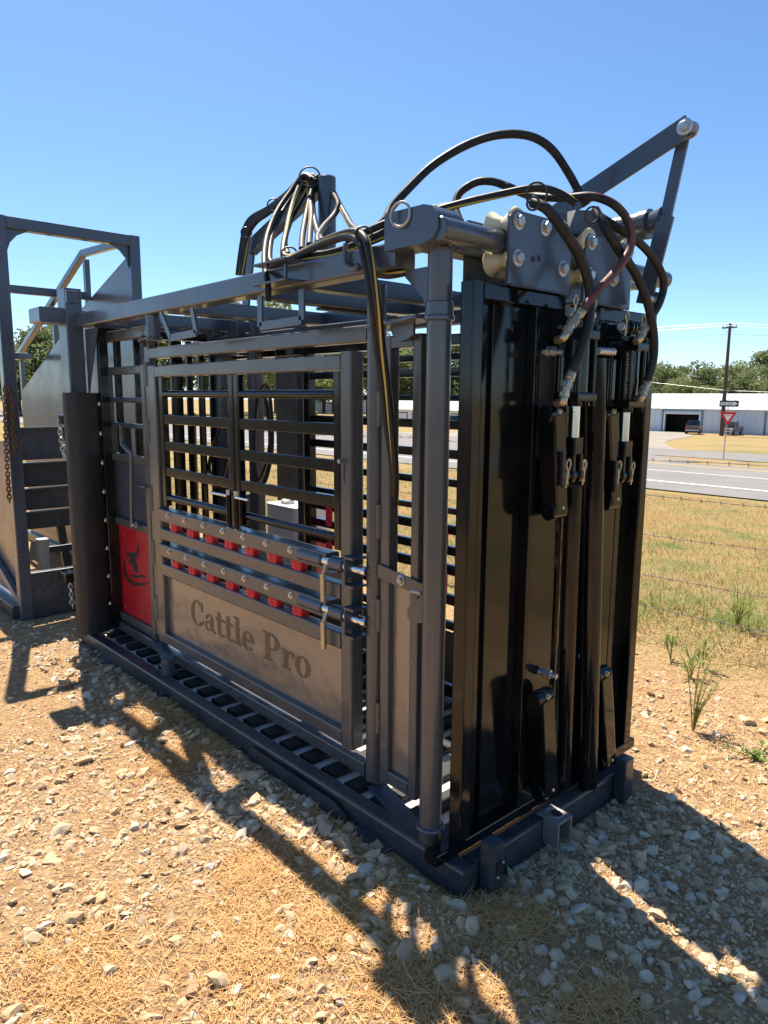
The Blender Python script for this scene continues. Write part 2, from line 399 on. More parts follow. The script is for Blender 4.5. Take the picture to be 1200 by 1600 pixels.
# ---- base frame
bf = MB()
bf.tube((.033, -.0, -.005), (-.012, 3.20, -.005), .066, .17, (1, .0141, 0), .010)          # near rail
bf.tube((1.010, .0, -.005), (1.010, 3.20, -.005), .060, .17, (1, 0, 0), .010)
bf.box(.068, .978, .006, .066, -.09, .078, .010)                                       # front rail
bf.box(.03, .978, 3.12, 3.18, -.09, .076, .010)
base = part(bf, 'base_frame', 'slate')
for x0, x1 in ((.083, .147), (.892, .956)):
    st = part(MB().box(x0, x1, -.048, .003, -.08, .152, .006), 'base_stake', 'slate')
    part(MB().box(x0+.006, x1-.006, -.043, -.003, .1525, .1535, .001), 'stake_cap', 'charcoal', st)
    if x0 < .5:
        part(MB().box(x0+.022, x1-.010, -.0535, -.0485, .035, .088, .001), 'rating_plate', 'sign_black', st)
        mm = MB()
        for dx, dz in ((.026, .040), (.050, .083)): bolt_head(mm, (x0+dx, -.0535, dz), (0, -1, 0), .0035, .003)
        part(mm, 'rivet', 'zinc', st)
# fork-lift pocket lip, round stub, foot plates, tow lug
a, b_ = PX(388, 1155, -.035), PX(526, 1243, -.035)
lip = MB().prism([V(-.036, a.y, .058), V(-.036, b_.y+.02, .060), V(-.036, b_.y-.05, .035), V(-.036, b_.y-.08, -.05), V(-.036, a.y, -.05)], (.006, 0, 0))
part(lip, 'fork_pocket_lip', 'slate')
st = PX(249, 1090, -.06)
part(MB().lathe((.02, st.y, .03), (-1, 0, 0), [(0, .026), (.085, .026), (.085, .021), (.03, .021)], 20), 'drain_stub', 'slate')
for px, py in ((152, 1030), (567, 1315)):
    p = PZ(px, py, .0); part(MB().box(p.x-.05, p.x+.09, p.y-.10, p.y+.10, -.012, .002), 'foot_plate', 'slate')
lug = MB(); p = PZ(864, 1268, .1)
lug.box(p.x-.042, p.x+.042, -.062, .03, .088, .096); lug.box(p.x-.042, p.x-.034, -.06, .004, .0, .088); lug.box(p.x+.034, p.x+.042, -.06, .004, .0, .088)
lo = part(lug, 'tow_lug', 'steel_worn')
part(MB().lathe((p.x+.006, -.018, .0965), (0, 0, 1), [(0, .020), (.0006, .020)], 20), 'lug_hole', 'barn_dark', lo)
part(MB().ring((p.x, -.012, .0965), (0, 0, 1), .030, .002, 24, 6), 'weld_ring', 'steel_worn', lo)
# ---- floor
fl = part(MB().box(.070, .985, .125, 3.12, -.03, .046, .003), 'floor_plate', 'floor_plate')
rung = None
for i in range(20):
    y = .19+i*.150
    if rung is None: rung = part(MB().box(.072, .980, -.041, .041, .0465, .070, .010), 'floor_rung', 'rubber'); rung.location.y = y
    else:
        c = rung.copy(); COL.objects.link(c); c.location.y = y
# ---- headgate sill
part(MB().box(-.045, 1.165, .067, .124, .0795, .122, .006), 'headgate_sill', 'black')

# ---- fixed frame: posts, top rails, cross members
def round_post(x, y, z0, z1, r, name, mat='charcoal_side'): return part(MB().pipe((x, y, z0), (x, y, z1), r, 24), name, mat)
p1 = round_post(.048, .190, .079, 1.985, .0375, 'pivot_post')
part(MB().ring((.048, .190, .130), (0, 0, 1), .040, .008, 28, 8), 'collar', 'charcoal', p1)
mm = MB(); mm.lathe((.048, .190, 1.775), (0, 0, 1), [(0, .040), (.004, .047), (.014, .047), (.018, .043), (.055, .043), (.058, .0385)], 28); part(mm, 'collar', 'charcoal', p1)
round_post(1.02, .190, .079, 1.985, .0375, 'pivot_post')
for y in (1.15, 2.25, 3.12): part(MB().box(.992, 1.03, y-.03, y+.03, .0805, 1.94), 'side_post', 'black_satin')
rail = part(MB().box(0.0, .085, .335, 3.10, 1.944, 2.023, .008), 'top_rail', 'charcoal')
part(MB().box(.985, 1.07, .335, 3.10, 1.944, 2.023, .008), 'top_rail', 'charcoal')
for i, y in enumerate((.93, 1.30, 2.05, 2.75)):
    part(MB().box(.086, .984, y-.035, y+.035, 1.948, 2.018, .006), 'cross_member', 'charcoal')
part(MB().box(.83, .90, .47, 3.05, 1.87, 1.93, .006), 'track_beam', 'slate')
# gusset under the rail at the front post
g = MB().prism([V(.045, .232, 1.94), V(.045, .36, 1.94), V(.045, .315, 1.90), V(.045, .258, 1.85), V(.045, .232, 1.78)], (.010, 0, 0)); part(g, 'gusset', 'charcoal')
# header end box and roller pipe
hb = MB()
poly = [(.335, 1.985), (.335, 2.092), (.17, 2.090), (.135, 2.080), (.115, 2.055), (.112, 2.02), (.130, 1.995), (.17, 1.985)]
hb.prism([V(-.045, y, z) for y, z in poly], (.10, 0, 0)); part(hb, 'header_end_box', 'charcoal')
part(MB().lathe((-.038, .118, 2.018), (1, 0, 0), [(0, .030), (.004, .0335), (1.30, .0335), (1.304, .030)], 28), 'roller_pipe', 'charcoal')
part(MB().box(.02, 1.25, .215, .30, 1.99, 2.07, .008), 'header_beam', 'charcoal')
part(MB().ring((-.055, .255, 2.075), (1, .2, 0), .034, .0045, 28, 8), 'pull_ring', 'steel_worn')
# ---- rear frame
part(MB().box(-.052, .045, 3.095, 3.235, .079, 2.165, .008), 'rear_post', 'charcoal')
part(MB().box(.97, 1.07, 3.12, 3.22, .079, 2.10, .008), 'rear_post', 'charcoal')
part(MB().box(-.195, -.0525, 3.11, 3.30, 1.965, 2.05, .008), 'rear_crossbar_end', 'charcoal')
part(MB().box(.046, .969, 3.14, 3.20, 1.96, 2.05, .008), 'rear_crossbar', 'charcoal')
part(MB().box(-.050, .02, 3.075, 3.0945, 2.08, 2.15, .004), 'rear_post_bracket', 'charcoal')
g = MB().prism([V(.05, 3.09, 1.935), V(.05, 2.90, 1.935), V(.05, 2.98, 1.78), V(.05, 3.06, 1.62), V(.05, 3.09, 1.55)], (.008, 0, 0)); part(g, 'gusset', 'charcoal')
# tail gate of upright bars
tgm = MB().box(.10, .965, 3.03, 3.07, 1.90, 1.95); tgm.box(.10, .965, 3.03, 3.07, .10, .16); tgm.box(.10, .16, 3.035, 3.065, .1605, 1.8995); tgm.box(.92, .96, 3.035, 3.065, .1605, 1.8995); tg = part(tgm, 'tail_gate', 'black')
for x, w_ in ((.22, .04), (.34, .04), (.45, .045), (.60, .075), (.69, .04), (.775, .042), (.87, .07)):
    part(MB().box(x-w_/2, x+w_/2, 3.035, 3.065, .162, 1.898), 'upright_bar', 'black', tg)
# rubber flap at the rear corner, bolted along its front edge
prof = [(.135, 3.095), (.110, 3.066), (.070, 3.050), (.020, 3.042), (-.035, 3.046), (-.066, 3.062), (-.084, 3.092), (-.088, 3.135)]
def flap():
    m = MB(); P = spline([V(x, y, 0) for x, y in prof], 4); vs = []
    for z in (.085, 1.565): vs += [(p.x, p.y, z) for p in P]
    n = len(P); fs = [(i, i+1, n+i+1, n+i) for i in range(n-1)]; k = len(vs)
    vs += [(x+.003, y+.006, z) for x, y, z in vs]
    fs += [(k+n+i, k+n+i+1, k+i+1, k+i) for i in range(n-1)]
    fs += [(0, n, k+n, k), (n-1, k+n-1, k+2*n-1, 2*n-1)] + [(i+1, i, k+i, k+i+1) for i in range(n-1)] + [(n+i, n+i+1, k+n+i+1, k+n+i) for i in range(n-1)]
    return m.add(vs, fs)
rf = part(flap(), 'rubber_flap', 'rubber', ang=70)
for i in range(9):
    z = 1.50-i*.178; mm = MB(); bolt_head(mm, (.098, 3.060, z), (-.3, -1, 0), .009, .006); part(mm, 'flap_bolt', 'zinc', rf)
part(MB().box(-.05, .01, 3.16, 3.20, .079, .16), 'rear_lug', 'rust')

# ---- near squeeze panel (hangs on four swing arms)
XP = .14
pf = MB()
pf.box(XP, XP+.055, .635, 2.450, 1.745, 1.803); pf.box(XP, XP+.055, .64, 3.15, .080, .138); pf.box(XP+.01, XP+.05, 2.4505, 2.512, .1385, 1.93)
panel = part(pf, 'squeeze_panel', 'charcoal_side')
pp = part(MB().pipe((XP+.02, .600, .085), (XP+.02, .600, 1.935), .0345, 24), 'panel_post', 'charcoal_side', panel)
# swing arms
def arm(p0, p1, z, wd, th, name='swing_arm', mat='charcoal'):
    m = MB().tube((p0[0], p0[1], z), (p1[0], p1[1], z), wd, th); return part(m, name, mat)
arm((.048, .236, 0), (.155, .56, 0), 1.793, .085, .014)
arm((.048, .236, 0), (.155, .58, 0), .066, .075, .014)
part(MB().lathe((XP+.02, .600, 1.785), (0, 0, 1), [(0, .036), (0.002, .043), (.012, .043), (.014, .036)], 24), 'collar', 'charcoal', panel)
part(MB().prism([V(.085, .34, 1.785), V(.15, .52, 1.785), V(.14, .49, 1.745), V(.125, .45, 1.735), V(.11, .40, 1.737), V(.085, .34, 1.75)], (.008, -.003, 0)), 'arm_web', 'charcoal')
yr = 2.14
for z0, z1, za in ((.079, .165, .150), (1.82, 1.943, 1.842)):
    rp_ = part(MB().pipe((.040, yr, z0), (.040, yr, z1), .034, 22), 'rear_pivot', 'charcoal')
    part(MB().ring((.040, yr, za-.012), (0, 0, 1), .036, .006, 24, 8), 'collar', 'charcoal', rp_)
    arm((.062, yr+.03, 0), (.150, yr+.36, 0), za, .07, .012)
    mm = MB().pipe((.150, yr+.36, za-.03), (.150, yr+.36, za+.03), .018, 16); part(mm, 'arm_pin', 'black_satin')

# main side door
XD = .120
df = MB()
df.box(XD, XD+.055, 2.325, 2.412, .182, 1.706); df.box(XD, XD+.055, .760, 2.324, 1.648, 1.705); df.box(XD, XD+.055, .760, 2.324, .182, .240)
door = part(df, 'side_door', 'charcoal_side')
dp = part(MB().box(XD-.002, XD+.062, .692, .7595, .178, 1.714, .010), 'door_post', 'charcoal_side', door)
part(MB().box(XD-.0025, XD-.0021, .726, .735, 1.235, 1.325, .0001), 'slot', 'barn_dark', dp)
part(MB().pipe((XD-.03, .731, 1.315), (XD+.01, .731, 1.315), .0085, 14), 'spring_pin', 'steel_worn', dp)
for n_, z0, z1 in (('A', .882, .950), ('B', .776, .838), ('C', .687, .757), ('D', .576, .642)):
    proud = .018 if n_ in 'AC' else .004
    rl = part(MB().box(XD-proud, XD+.05, .7605 if n_ in 'BD' else .83, 2.3245, z0, z1, .007), 'drop_rail', 'charcoal_side', door)
    if n_ in 'AC':
        zb = (z0+z1)/2
        for y in (2.19, 2.0, 1.807, 1.618, 1.433, 1.247, 1.063):
            bm_ = part(MB().box(XD+.004, XD+.046, y-.033, y+.033, z0-.052, z1-.012, .006), 'red_block', 'red_plastic', door)
            mm = MB()
            for q in (-.035, -.020): mm.box(XD+.001, XD+.0042, y-.024, y+.024, z0+q, z0+q+.007, .001)
            mm.box(XD+.001, XD+.0042, y-.004, y+.004, z0-.05, z0-.004, .001); part(mm, 'rib', 'red_plastic', bm_)
            mm = MB(); bolt_head(mm, (XD-proud, y+.006, zb+.008), (-1, 0, 0), .0105, .008); part(mm, 'rail_bolt', 'zinc', door)
        # latch: black sleeve on the rail, chrome rod, hanging handle, keeper on the post
        sl = part(MB().lathe((XD-.006, 1.005, zb+.002), (0, -1, 0), [(0, .022), (.0, .027), (.150, .027), (.150, .022)], 20), 'latch_sleeve', 'charcoal', door)
        part(MB().lathe((XD-.006, .80, zb+.002), (0, -1, 0), [(0, .022), (.0, .027), (.080, .027), (.080, .022)], 20), 'latch_sleeve', 'charcoal', door)
        part(MB().lathe((XD-.006, .99, zb+.002), (0, -1, 0), [(0, .018), (.385, .018), (.392, .013)], 18), 'latch_rod', 'chrome', door)
        hd = MB().pipe((XD-.012, .832, zb-.01), (XD-.030, .832, zb-.055), .009, 12); hd.pipe((XD-.030, .832, zb-.045), (XD-.030, .829, zb-.155), .012, 14)
        part(hd, 'latch_handle', 'yellow_zinc', door)
        kp = MB().box(XD-.050, XD+.03, .672, .680, zb-.065, zb+.055, .003); kp.box(XD-.050, XD+.02, .624, .6715, zb-.062, zb-.054, .002); kp.box(XD-.05, XD+.02, .624, .6715, zb+.044, zb+.052, .002)
        part(kp, 'latch_keeper', 'charcoal', panel)
        mm = MB(); bolt_head(mm, (XD-.050, .64, zb-.03), (-1, -.3, 0), .007, .008); part(mm, 'keeper_bolt', 'black_satin', panel)
# solid kick panel with the name on it
kick = part(MB().box(XD+.028, XD+.034, .7605, 2.3245, .2405, .5755, .001), 'kick_panel', 'sheet', door)
XK = XD+.028
# two swing windows of slats
def window(y0, y1, name):
    ws = MB(); ws.box(XD+.012, XD+.046, y0, y0+.042, .965, 1.645); ws.box(XD+.012, XD+.046, y1-.042, y1, .965, 1.645)
    for z in (1.560, 1.010): ws.pipe((XD+.030, y0+.0425, z), (XD+.030, y1-.0425, z), .018, 16)
    wn = part(ws, name, 'black', door)
    for z in (1.428, 1.288, 1.149): part(MB().box(XD+.016, XD+.040, y0+.0425, y1-.0425, z-.024, z+.024, .004), 'slat', 'black', wn)
    return wn
wl = window(1.552, 2.310, 'swing_window'); wr = window(.775, 1.548, 'swing_window')
for y, s_ in ((1.578, 1), (1.512, -1)):
    mm = MB().pipe((XD-.006, y, .95), (XD-.006, y, 1.10), .0125, 16); part(mm, 'bolt_tube', 'black', wl if s_ > 0 else wr)
    part(MB().pipe((XD-.006, y, .928), (XD-.006, y, .965), .011, 14), 'bolt_tip', 'chrome', wl if s_ > 0 else wr); mm = MB(); mm.pipe((XD-.006, y, 1.092), (XD-.006, y, 1.125), .011, 14)
    mm.pipe((XD-.010, y, 1.095), (XD-.022, y+s_*.135, 1.098), .0075, 12); part(mm, 'bolt_pin', 'chrome', wl if s_ > 0 else wr)
# hinge post and hinge barrels between the doors
for z in (.30, .62, .92, 1.30, 1.60): part(MB().pipe((XP-.012, 2.432, z), (XP-.012, 2.432, z+.13), .016, 14), 'hinge_barrel', 'charcoal_side', panel)
# rear entry door
XR = .150
rd = MB(); rd.box(XR, XR+.05, 3.135, 3.215, .139, 1.925); rd.box(XR, XR+.05, 2.515, 3.134, 1.865, 1.925)
part(rd, 'entry_frame', 'charcoal_side', panel)
ed = MB(); ed.box(XR, XR+.042, 3.065, 3.115, .150, 1.717); ed.box(XR, XR+.042, 2.525, 2.575, .150, 1.717)
for z0, z1 in ((1.670, 1.717), (1.160, 1.205), (.762, .810), (.150, .200)): ed.box(XR+.001, XR+.041, 2.576, 3.064, z0, z1)
edo = part(ed, 'entry_door', 'charcoal_side', panel)
for z in (1.524, 1.376): part(MB().pipe((XR+.02, 2.576, z), (XR+.02, 3.064, z), .015, 16), 'round_bar', 'charcoal', edo)
part(MB().box(XR+.026, XR+.032, 2.576, 3.064, .811, 1.159, .001), 'upper_sheet', 'charcoal', edo)
rs = part(MB().box(XR+.022, XR+.028, 2.580, 3.062, .2005, .7615, .001), 'red_panel', 'red_sheet', edo)
for y, z in ((3.02, .735), (2.995, .235)):
    mm = MB(); bolt_head(mm, (XR+.0218, y, z), (-1, 0, 0), .004, .003); part(mm, 'rivet', 'zinc', rs)
hd = [PX(189, 664, .10), PX(190, 690, .10), PX(193, 697, .10), PX(203, 708, .10), PX(205, 715, .10), PX(206, 825, .115)]
part(MB().sweep(spline(hd, 6), .011, 10), 'door_handle', 'charcoal', edo)
mm = MB(); q = PX(212, 820, .13); bolt_head(mm, q, (-1, 0, 0), .014, .02); part(mm, 'handle_pivot', 'steel_worn', edo)
part(MB().pipe(PX(198, 758, .13), PX(228, 761, .13), .008, 10), 'door_stop', 'charcoal', edo)
# longhorn emblem on the red panel
def Z2(a, b, x): return PX(a/4.0, 600+b/4.0, x)
head = [(779, 972), (784, 1028), (793, 1050), (815, 1057), (824, 1048), (838, 1057), (850, 1050), (858, 1020), (863, 985), (868, 1025), (862, 1072), (848, 1092), (842, 1094), (851, 1112), (863, 1168), (858, 1183), (844, 1178), (820, 1127), (804, 1112), (801, 1092), (814, 1087), (790, 1066), (781, 1032)]
sw1 = [(796, 1086), (775, 1108), (769, 1150), (776, 1195), (796, 1230), (826, 1254), (866, 1266), (905, 1258), (932, 1240), (900, 1242), (868, 1246), (832, 1235), (803, 1210), (786, 1170), (781, 1135), (786, 1105)]
sw2 = [(806, 1188), (826, 1207), (855, 1214), (888, 1208), (918, 1205), (886, 1192), (856, 1195), (826, 1194)]
XE = XR+.0205
for i, pl in enumerate((head, sw1, sw2)):
    part(MB().prism([Z2(a, b, XE) for a, b in pl], (.001, 0, 0)), 'longhorn_emblem', 'emblem_black', rs, smooth=False)

# ---- lettering
def arc(cx, cy, ro, ri, a0, a1, n=28):
    A = [math.radians(a0+(a1-a0)*i/n) for i in range(n+1)]
    return [(cx+ro[0]*math.cos(t), cy+ro[1]*math.sin(t)) for t in A]+[(cx+ri[0]*math.cos(t), cy+ri[1]*math.sin(t)) for t in reversed(A)]
def rc(x0, y0, x1, y1): return [(x0, y0), (x1, y0), (x1, y1), (x0, y1)]
def full(cx, cy, ro, ri): return [arc(cx, cy, ro, ri, -90, 90), arc(cx, cy, ro, ri, 90, 270)]
def glyph(ch):
    """(pieces, advance): heavy slab-serif shapes, cap height 1"""
    if ch == 'C': return [arc(.46, .5, (.44, .53), (.21, .47), 42, 318, 40), [(.70, .62), (.83, .62), (.83, 1.0), (.77, 1.0), (.66, .84)], [(.74, .12), (.80, .12), (.86, .30), (.79, .30)]], .92
    if ch == 'a': return [rc(.36, .05, .56, .50), arc(.33, .44, (.23, .25), (.10, .20), 0, 165, 20), arc(.245, .19, (.215, .21), (.10, .13), 60, 300, 26), rc(.24, .33, .37, .40), arc(.62, .12, (.10, .14), (.04, .09), 180, 330, 12), rc(.06, .44, .18, .56)], .72
    if ch == 't': return [rc(.10, .10, .31, .92), rc(.0, .60, .50, .69), arc(.33, .15, (.23, .17), (.07, .08), 180, 340, 16)], .54
    if ch == 'l': return [rc(.10, .07, .31, 1.04), rc(.0, 0, .41, .08), rc(.0, .96, .20, 1.04)], .45
    if ch == 'e': return [arc(.34, .34, (.33, .36), (.12, .30), 0, 322, 36), rc(.18, .32, .665, .40)], .74
    if ch == 'P': return [rc(.10, .07, .34, .93), rc(.0, 0, .48, .08), rc(.0, .92, .36, 1.0), arc(.40, .70, (.42, .30), (.19, .225), -90, 90, 26), rc(.33, .925, .42, 1.0), rc(.33, .40, .42, .475)], .90
    if ch == 'r': return [rc(.10, .07, .31, .60), rc(.0, 0, .43, .08), rc(.0, .60, .28, .68), arc(.47, .46, (.21, .22), (.12, .14), 60, 185, 16), arc(.55, .56, (.09, .09), (.001, .001), 0, 360, 16)], .64
    if ch == 'o': return full(.35, .34, (.35, .36), (.135, .30)), .78
    return [], .42
def lettering(txt, yl, yr_, zb, cap, x):
    tot = sum(glyph(c)[1] for c in txt); sc = (yl-yr_)/tot; u = 0
    for c in txt:
        ps, ad = glyph(c)
        if ps:
            m = MB()
            for i, pl in enumerate(ps): m.prism([V(x-.00015*i, yl-(u+a)*sc, zb+b*cap) for a, b in pl], (.0008, 0, 0))
            part(m, 'letter', 'letter_gold_shaded', kick, smooth=False)
        u += ad
lettering('Cattle Pro', 2.065, .985, .365, .132, XK-.0012)

# weld beads at the visible frame joints
for y, z in ((2.3245, .945), (2.3245, .835), (2.3245, .755), (2.3245, .64), (.7605, .835), (.7605, .64)):
    part(MB().sweep([V(XD-.001, y, z-.05), V(XD-.0015, y, z-.03), V(XD-.001, y, z-.008)], .0032, 6), 'weld_bead', 'charcoal', door)
for x0, x1, z in ((.21, .50, 1.8855), (.62, .89, 1.8705)):
    P = [V(x0+(x1-x0)*i/40, .0565-.0008*(i % 2), z-.0005) for i in range(41)]
    part(MB().sweep(P, .0045, 6), 'weld_bead', 'slate')

# ---- narrow front door beside the headgate
fd = MB(); X0 = .135
fd.box(X0, X0+.045, .500, .548, .112, 1.757); fd.box(X0, X0+.045, .352, .392, .112, 1.757)
for z0, z1 in ((1.715, 1.757), (.112, .165)): fd.box(X0+.001, X0+.044, .393, .499, z0, z1)
fdo = part(fd, 'narrow_door', 'charcoal_side', panel)
part(MB().box(X0+.022, X0+.028, .393, .499, .1655, .905, .001), 'lower_sheet', 'sheet', fdo)
for z in (.30, .70, 1.05, 1.45): part(MB().pipe((XP-.002, .555, z), (XP-.002, .555, z+.12), .0125, 12), 'hinge_barrel', 'charcoal_side', panel)
lb = MB().prism([V(X0-.012, .545, .955), V(X0-.012, .545, .905), V(X0-.012, .395, .890), V(X0-.012, .31, .875), V(X0-.012, .30, .90), V(X0-.012, .31, .925)], (.010, 0, 0))
part(lb, 'latch_bar', 'charcoal_side', fdo)
mm = MB(); bolt_head(mm, (X0-.012, .425, .918), (-1, 0, 0), .013, .010); part(mm, 'latch_bolt', 'steel_worn', fdo)
lp = MB().prism([V(X0-.028, .372, .835), V(X0-.028, .300, .895), V(X0-.028, .285, .86), V(X0-.028, .29, .80), V(X0-.028, .345, .785), V(X0-.028, .375, .80)], (.012, 0, 0))
part(lp, 'latch_tongue', 'charcoal_side', fdo)
part(MB().pipe((X0-.05, .335, .905), (X0-.05, .285, .908), .007, 10), 'latch_pin', 'steel_worn', fdo)

# ---- far squeeze panel
XF = .935
ff = MB(); ff.box(XF, XF+.05, .30, 3.0, 1.79, 1.84); ff.box(XF, XF+.05, .30, 3.0, .09, .15)
for y in (.36, 2.10, 2.97): ff.box(XF, XF+.05, y-.03, y+.03, .151, 1.789)
far = part(ff, 'far_panel', 'black')
for z, h in ((1.738, .032), (1.668, .040), (1.548, .028), (1.424, .042), (1.286, .042), (1.150, .036), (1.015, .030), (.925, .046), (.822, .044), (.728, .050), (.58, .05), (.45, .04)):
    part(MB().box(XF+.005, XF+.035, .391, 2.069, z-h/2, z+h/2, .004), 'slat', 'black', far)
part(MB().box(XF+.01, XF+.016, .391, 2.069, .16, .42, .001), 'far_sheet', 'black_satin', far)
for z in (.868, .665):
    for y in (.62, .80, .98, 1.16, 1.34, 1.52, 1.70, 1.88):
        part(MB().box(XF-.012, XF+.004, y-.026, y+.026, z-.05, z+.06, .005), 'red_block', 'red_plastic', far)
        mm = MB(); bolt_head(mm, (XF+.004, y, z+.075), (-1, 0, 0), .010, .008); part(mm, 'rail_bolt', 'zinc', far)
# far columns and the arch pipe over them
def colpost(pxa, pxb, y0, y1, x, name, mat='slate'):
    a, b = PX(pxa, 600, x), PX(pxb, 600, x)
    return part(MB().box(x, x+.06, b.y, a.y, y0, y1), name, mat)
colpost(334, 352, .15, 1.93, .86, 'inner_column'); colpost(386, 399, .15, 1.93, .86, 'inner_column'); colpost(430, 468, -.03, 1.88, 1.62, 'far_column', 'black_satin')
ap = [PX(327, 560, .84), PX(326, 520, .84), PX(332, 500, .84), PX(345, 485, .84), PX(362, 479, .84), PX(380, 482, .84), PX(393, 493, .84), PX(398, 510, .84), PX(398, 560, .84)]
part(MB().sweep(spline(ap, 6), .034, 16), 'arch_pipe', 'slate')
a = PX(355, 492, .80); part(MB().box(.80, .86, a.y-.12, a.y, 1.80, 2.06), 'inner_bracket', 'charcoal')

# ---- headgate leaves
def leaf(side):
    m = MB(); y0, y1 = .070, .123
    if side == 'L':
        m.box(.064, .112, y0, y1, .1225, 1.885); m.box(.1125, .521, y0, y1, 1.833, 1.884)
        m.box(.375, .521, y0-.004, y0+.004, .1225, 1.8325, .002); m.box(.36, .374, y0-.006, y1, .1225, 1.8325, .003); m.box(.511, .522, y0+.005, y1, .1225, 1.8325, .003)
        o = part(m, 'headgate_leaf', 'black')
        part(MB().box(.1125, .3595, .112, .118, .1225, 1.8325, .001), 'leaf_sheet', 'black', o)
        part(MB().box(.190, .3595, .100, .1115, .1225, 1.8325, .003), 'leaf_channel', 'black', o)
        part(MB().box(.385, .47, y0-.0055, y0-.0045, 1.36, 1.69, .0003), 'leaf_slot', 'barn_dark', o)
    else:
        m.box(1.085, 1.137, y0, y1, .1225, 1.870); m.box(.735, 1.0845, y0, y1, 1.818, 1.869)
        m.box(.735, .90, y0-.004, y0+.004, .1225, 1.8175, .002); m.box(.9005, .914, y0-.006, y1, .1225, 1.8175, .003); m.box(.735, .747, y0+.005, y1, .1225, 1.8175, .003)
        o = part(m, 'headgate_leaf', 'black')
        part(MB().box(.9145, 1.0845, .112, .118, .1225, 1.8175, .001), 'leaf_sheet', 'black', o)
    return o
LL, LR = leaf('L'), leaf('R')
# roller plates, rollers, bolts
def roller_plate(x0, x1, zt, leafo, bolts):
    yp = .0655; ch = .022; zl = 1.8845 if leafo is LL else 1.8695
    yp = .0585
    o = part(MB().prism([V(x0, yp, zt-ch), V(x0+ch, yp, zt), V(x1-ch, yp, zt), V(x1, yp, zt-ch), V(x1, yp, zl), V(x0, yp, zl)], (0, .010, 0)), 'roller_plate', 'charcoal', leafo)
    part(MB().prism([V(x0+.01, .24, zt-ch), V(x0+ch, .24, zt), V(x1-ch, .24, zt), V(x1, .24, zt-ch), V(x1, .24, zl), V(x0+.01, .24, zl)], (0, .008, 0)), 'roller_plate', 'charcoal', leafo)
    part(MB().box(x0+.02, x1-.02, .060, .239, zl, zl+.008, .002), 'plate_web', 'charcoal', leafo)
    for x, z in bolts:
        mm = MB(); bolt_head(mm, (x, yp, z), (0, -1, 0), .017, .014); part(mm, 'plate_bolt', 'zinc', o)
    return o
pl = roller_plate(.203, .520, 2.102, LL, ((.244, 2.071), (.247, 1.967), (.480, 1.963), (.378, 2.073)))
pr = roller_plate(.605, .905, 2.092, LR, ((.638, 2.066), (.636, 1.961), (.875, 2.066), (.785, 1.963)))
part(MB().lathe((.335, .0475, 1.975), (0, -1, 0), [(0, .010), (.0008, .010)], 16), 'plate_hole', 'barn_dark', pl)
for x, l in ((.245, LL), (.480, LL), (.637, LR), (.875, LR)):
    for z, zz in ((2.071, 1), (1.965, -1)):
        part(MB().lathe((x, .062, z), (0, 1, 0), [(0, .040), (.006, .044), (.022, .032), (.050, .019), (.078, .032), (.094, .044), (.100, .040)], 26), 'nylon_roller', 'nylon', l)
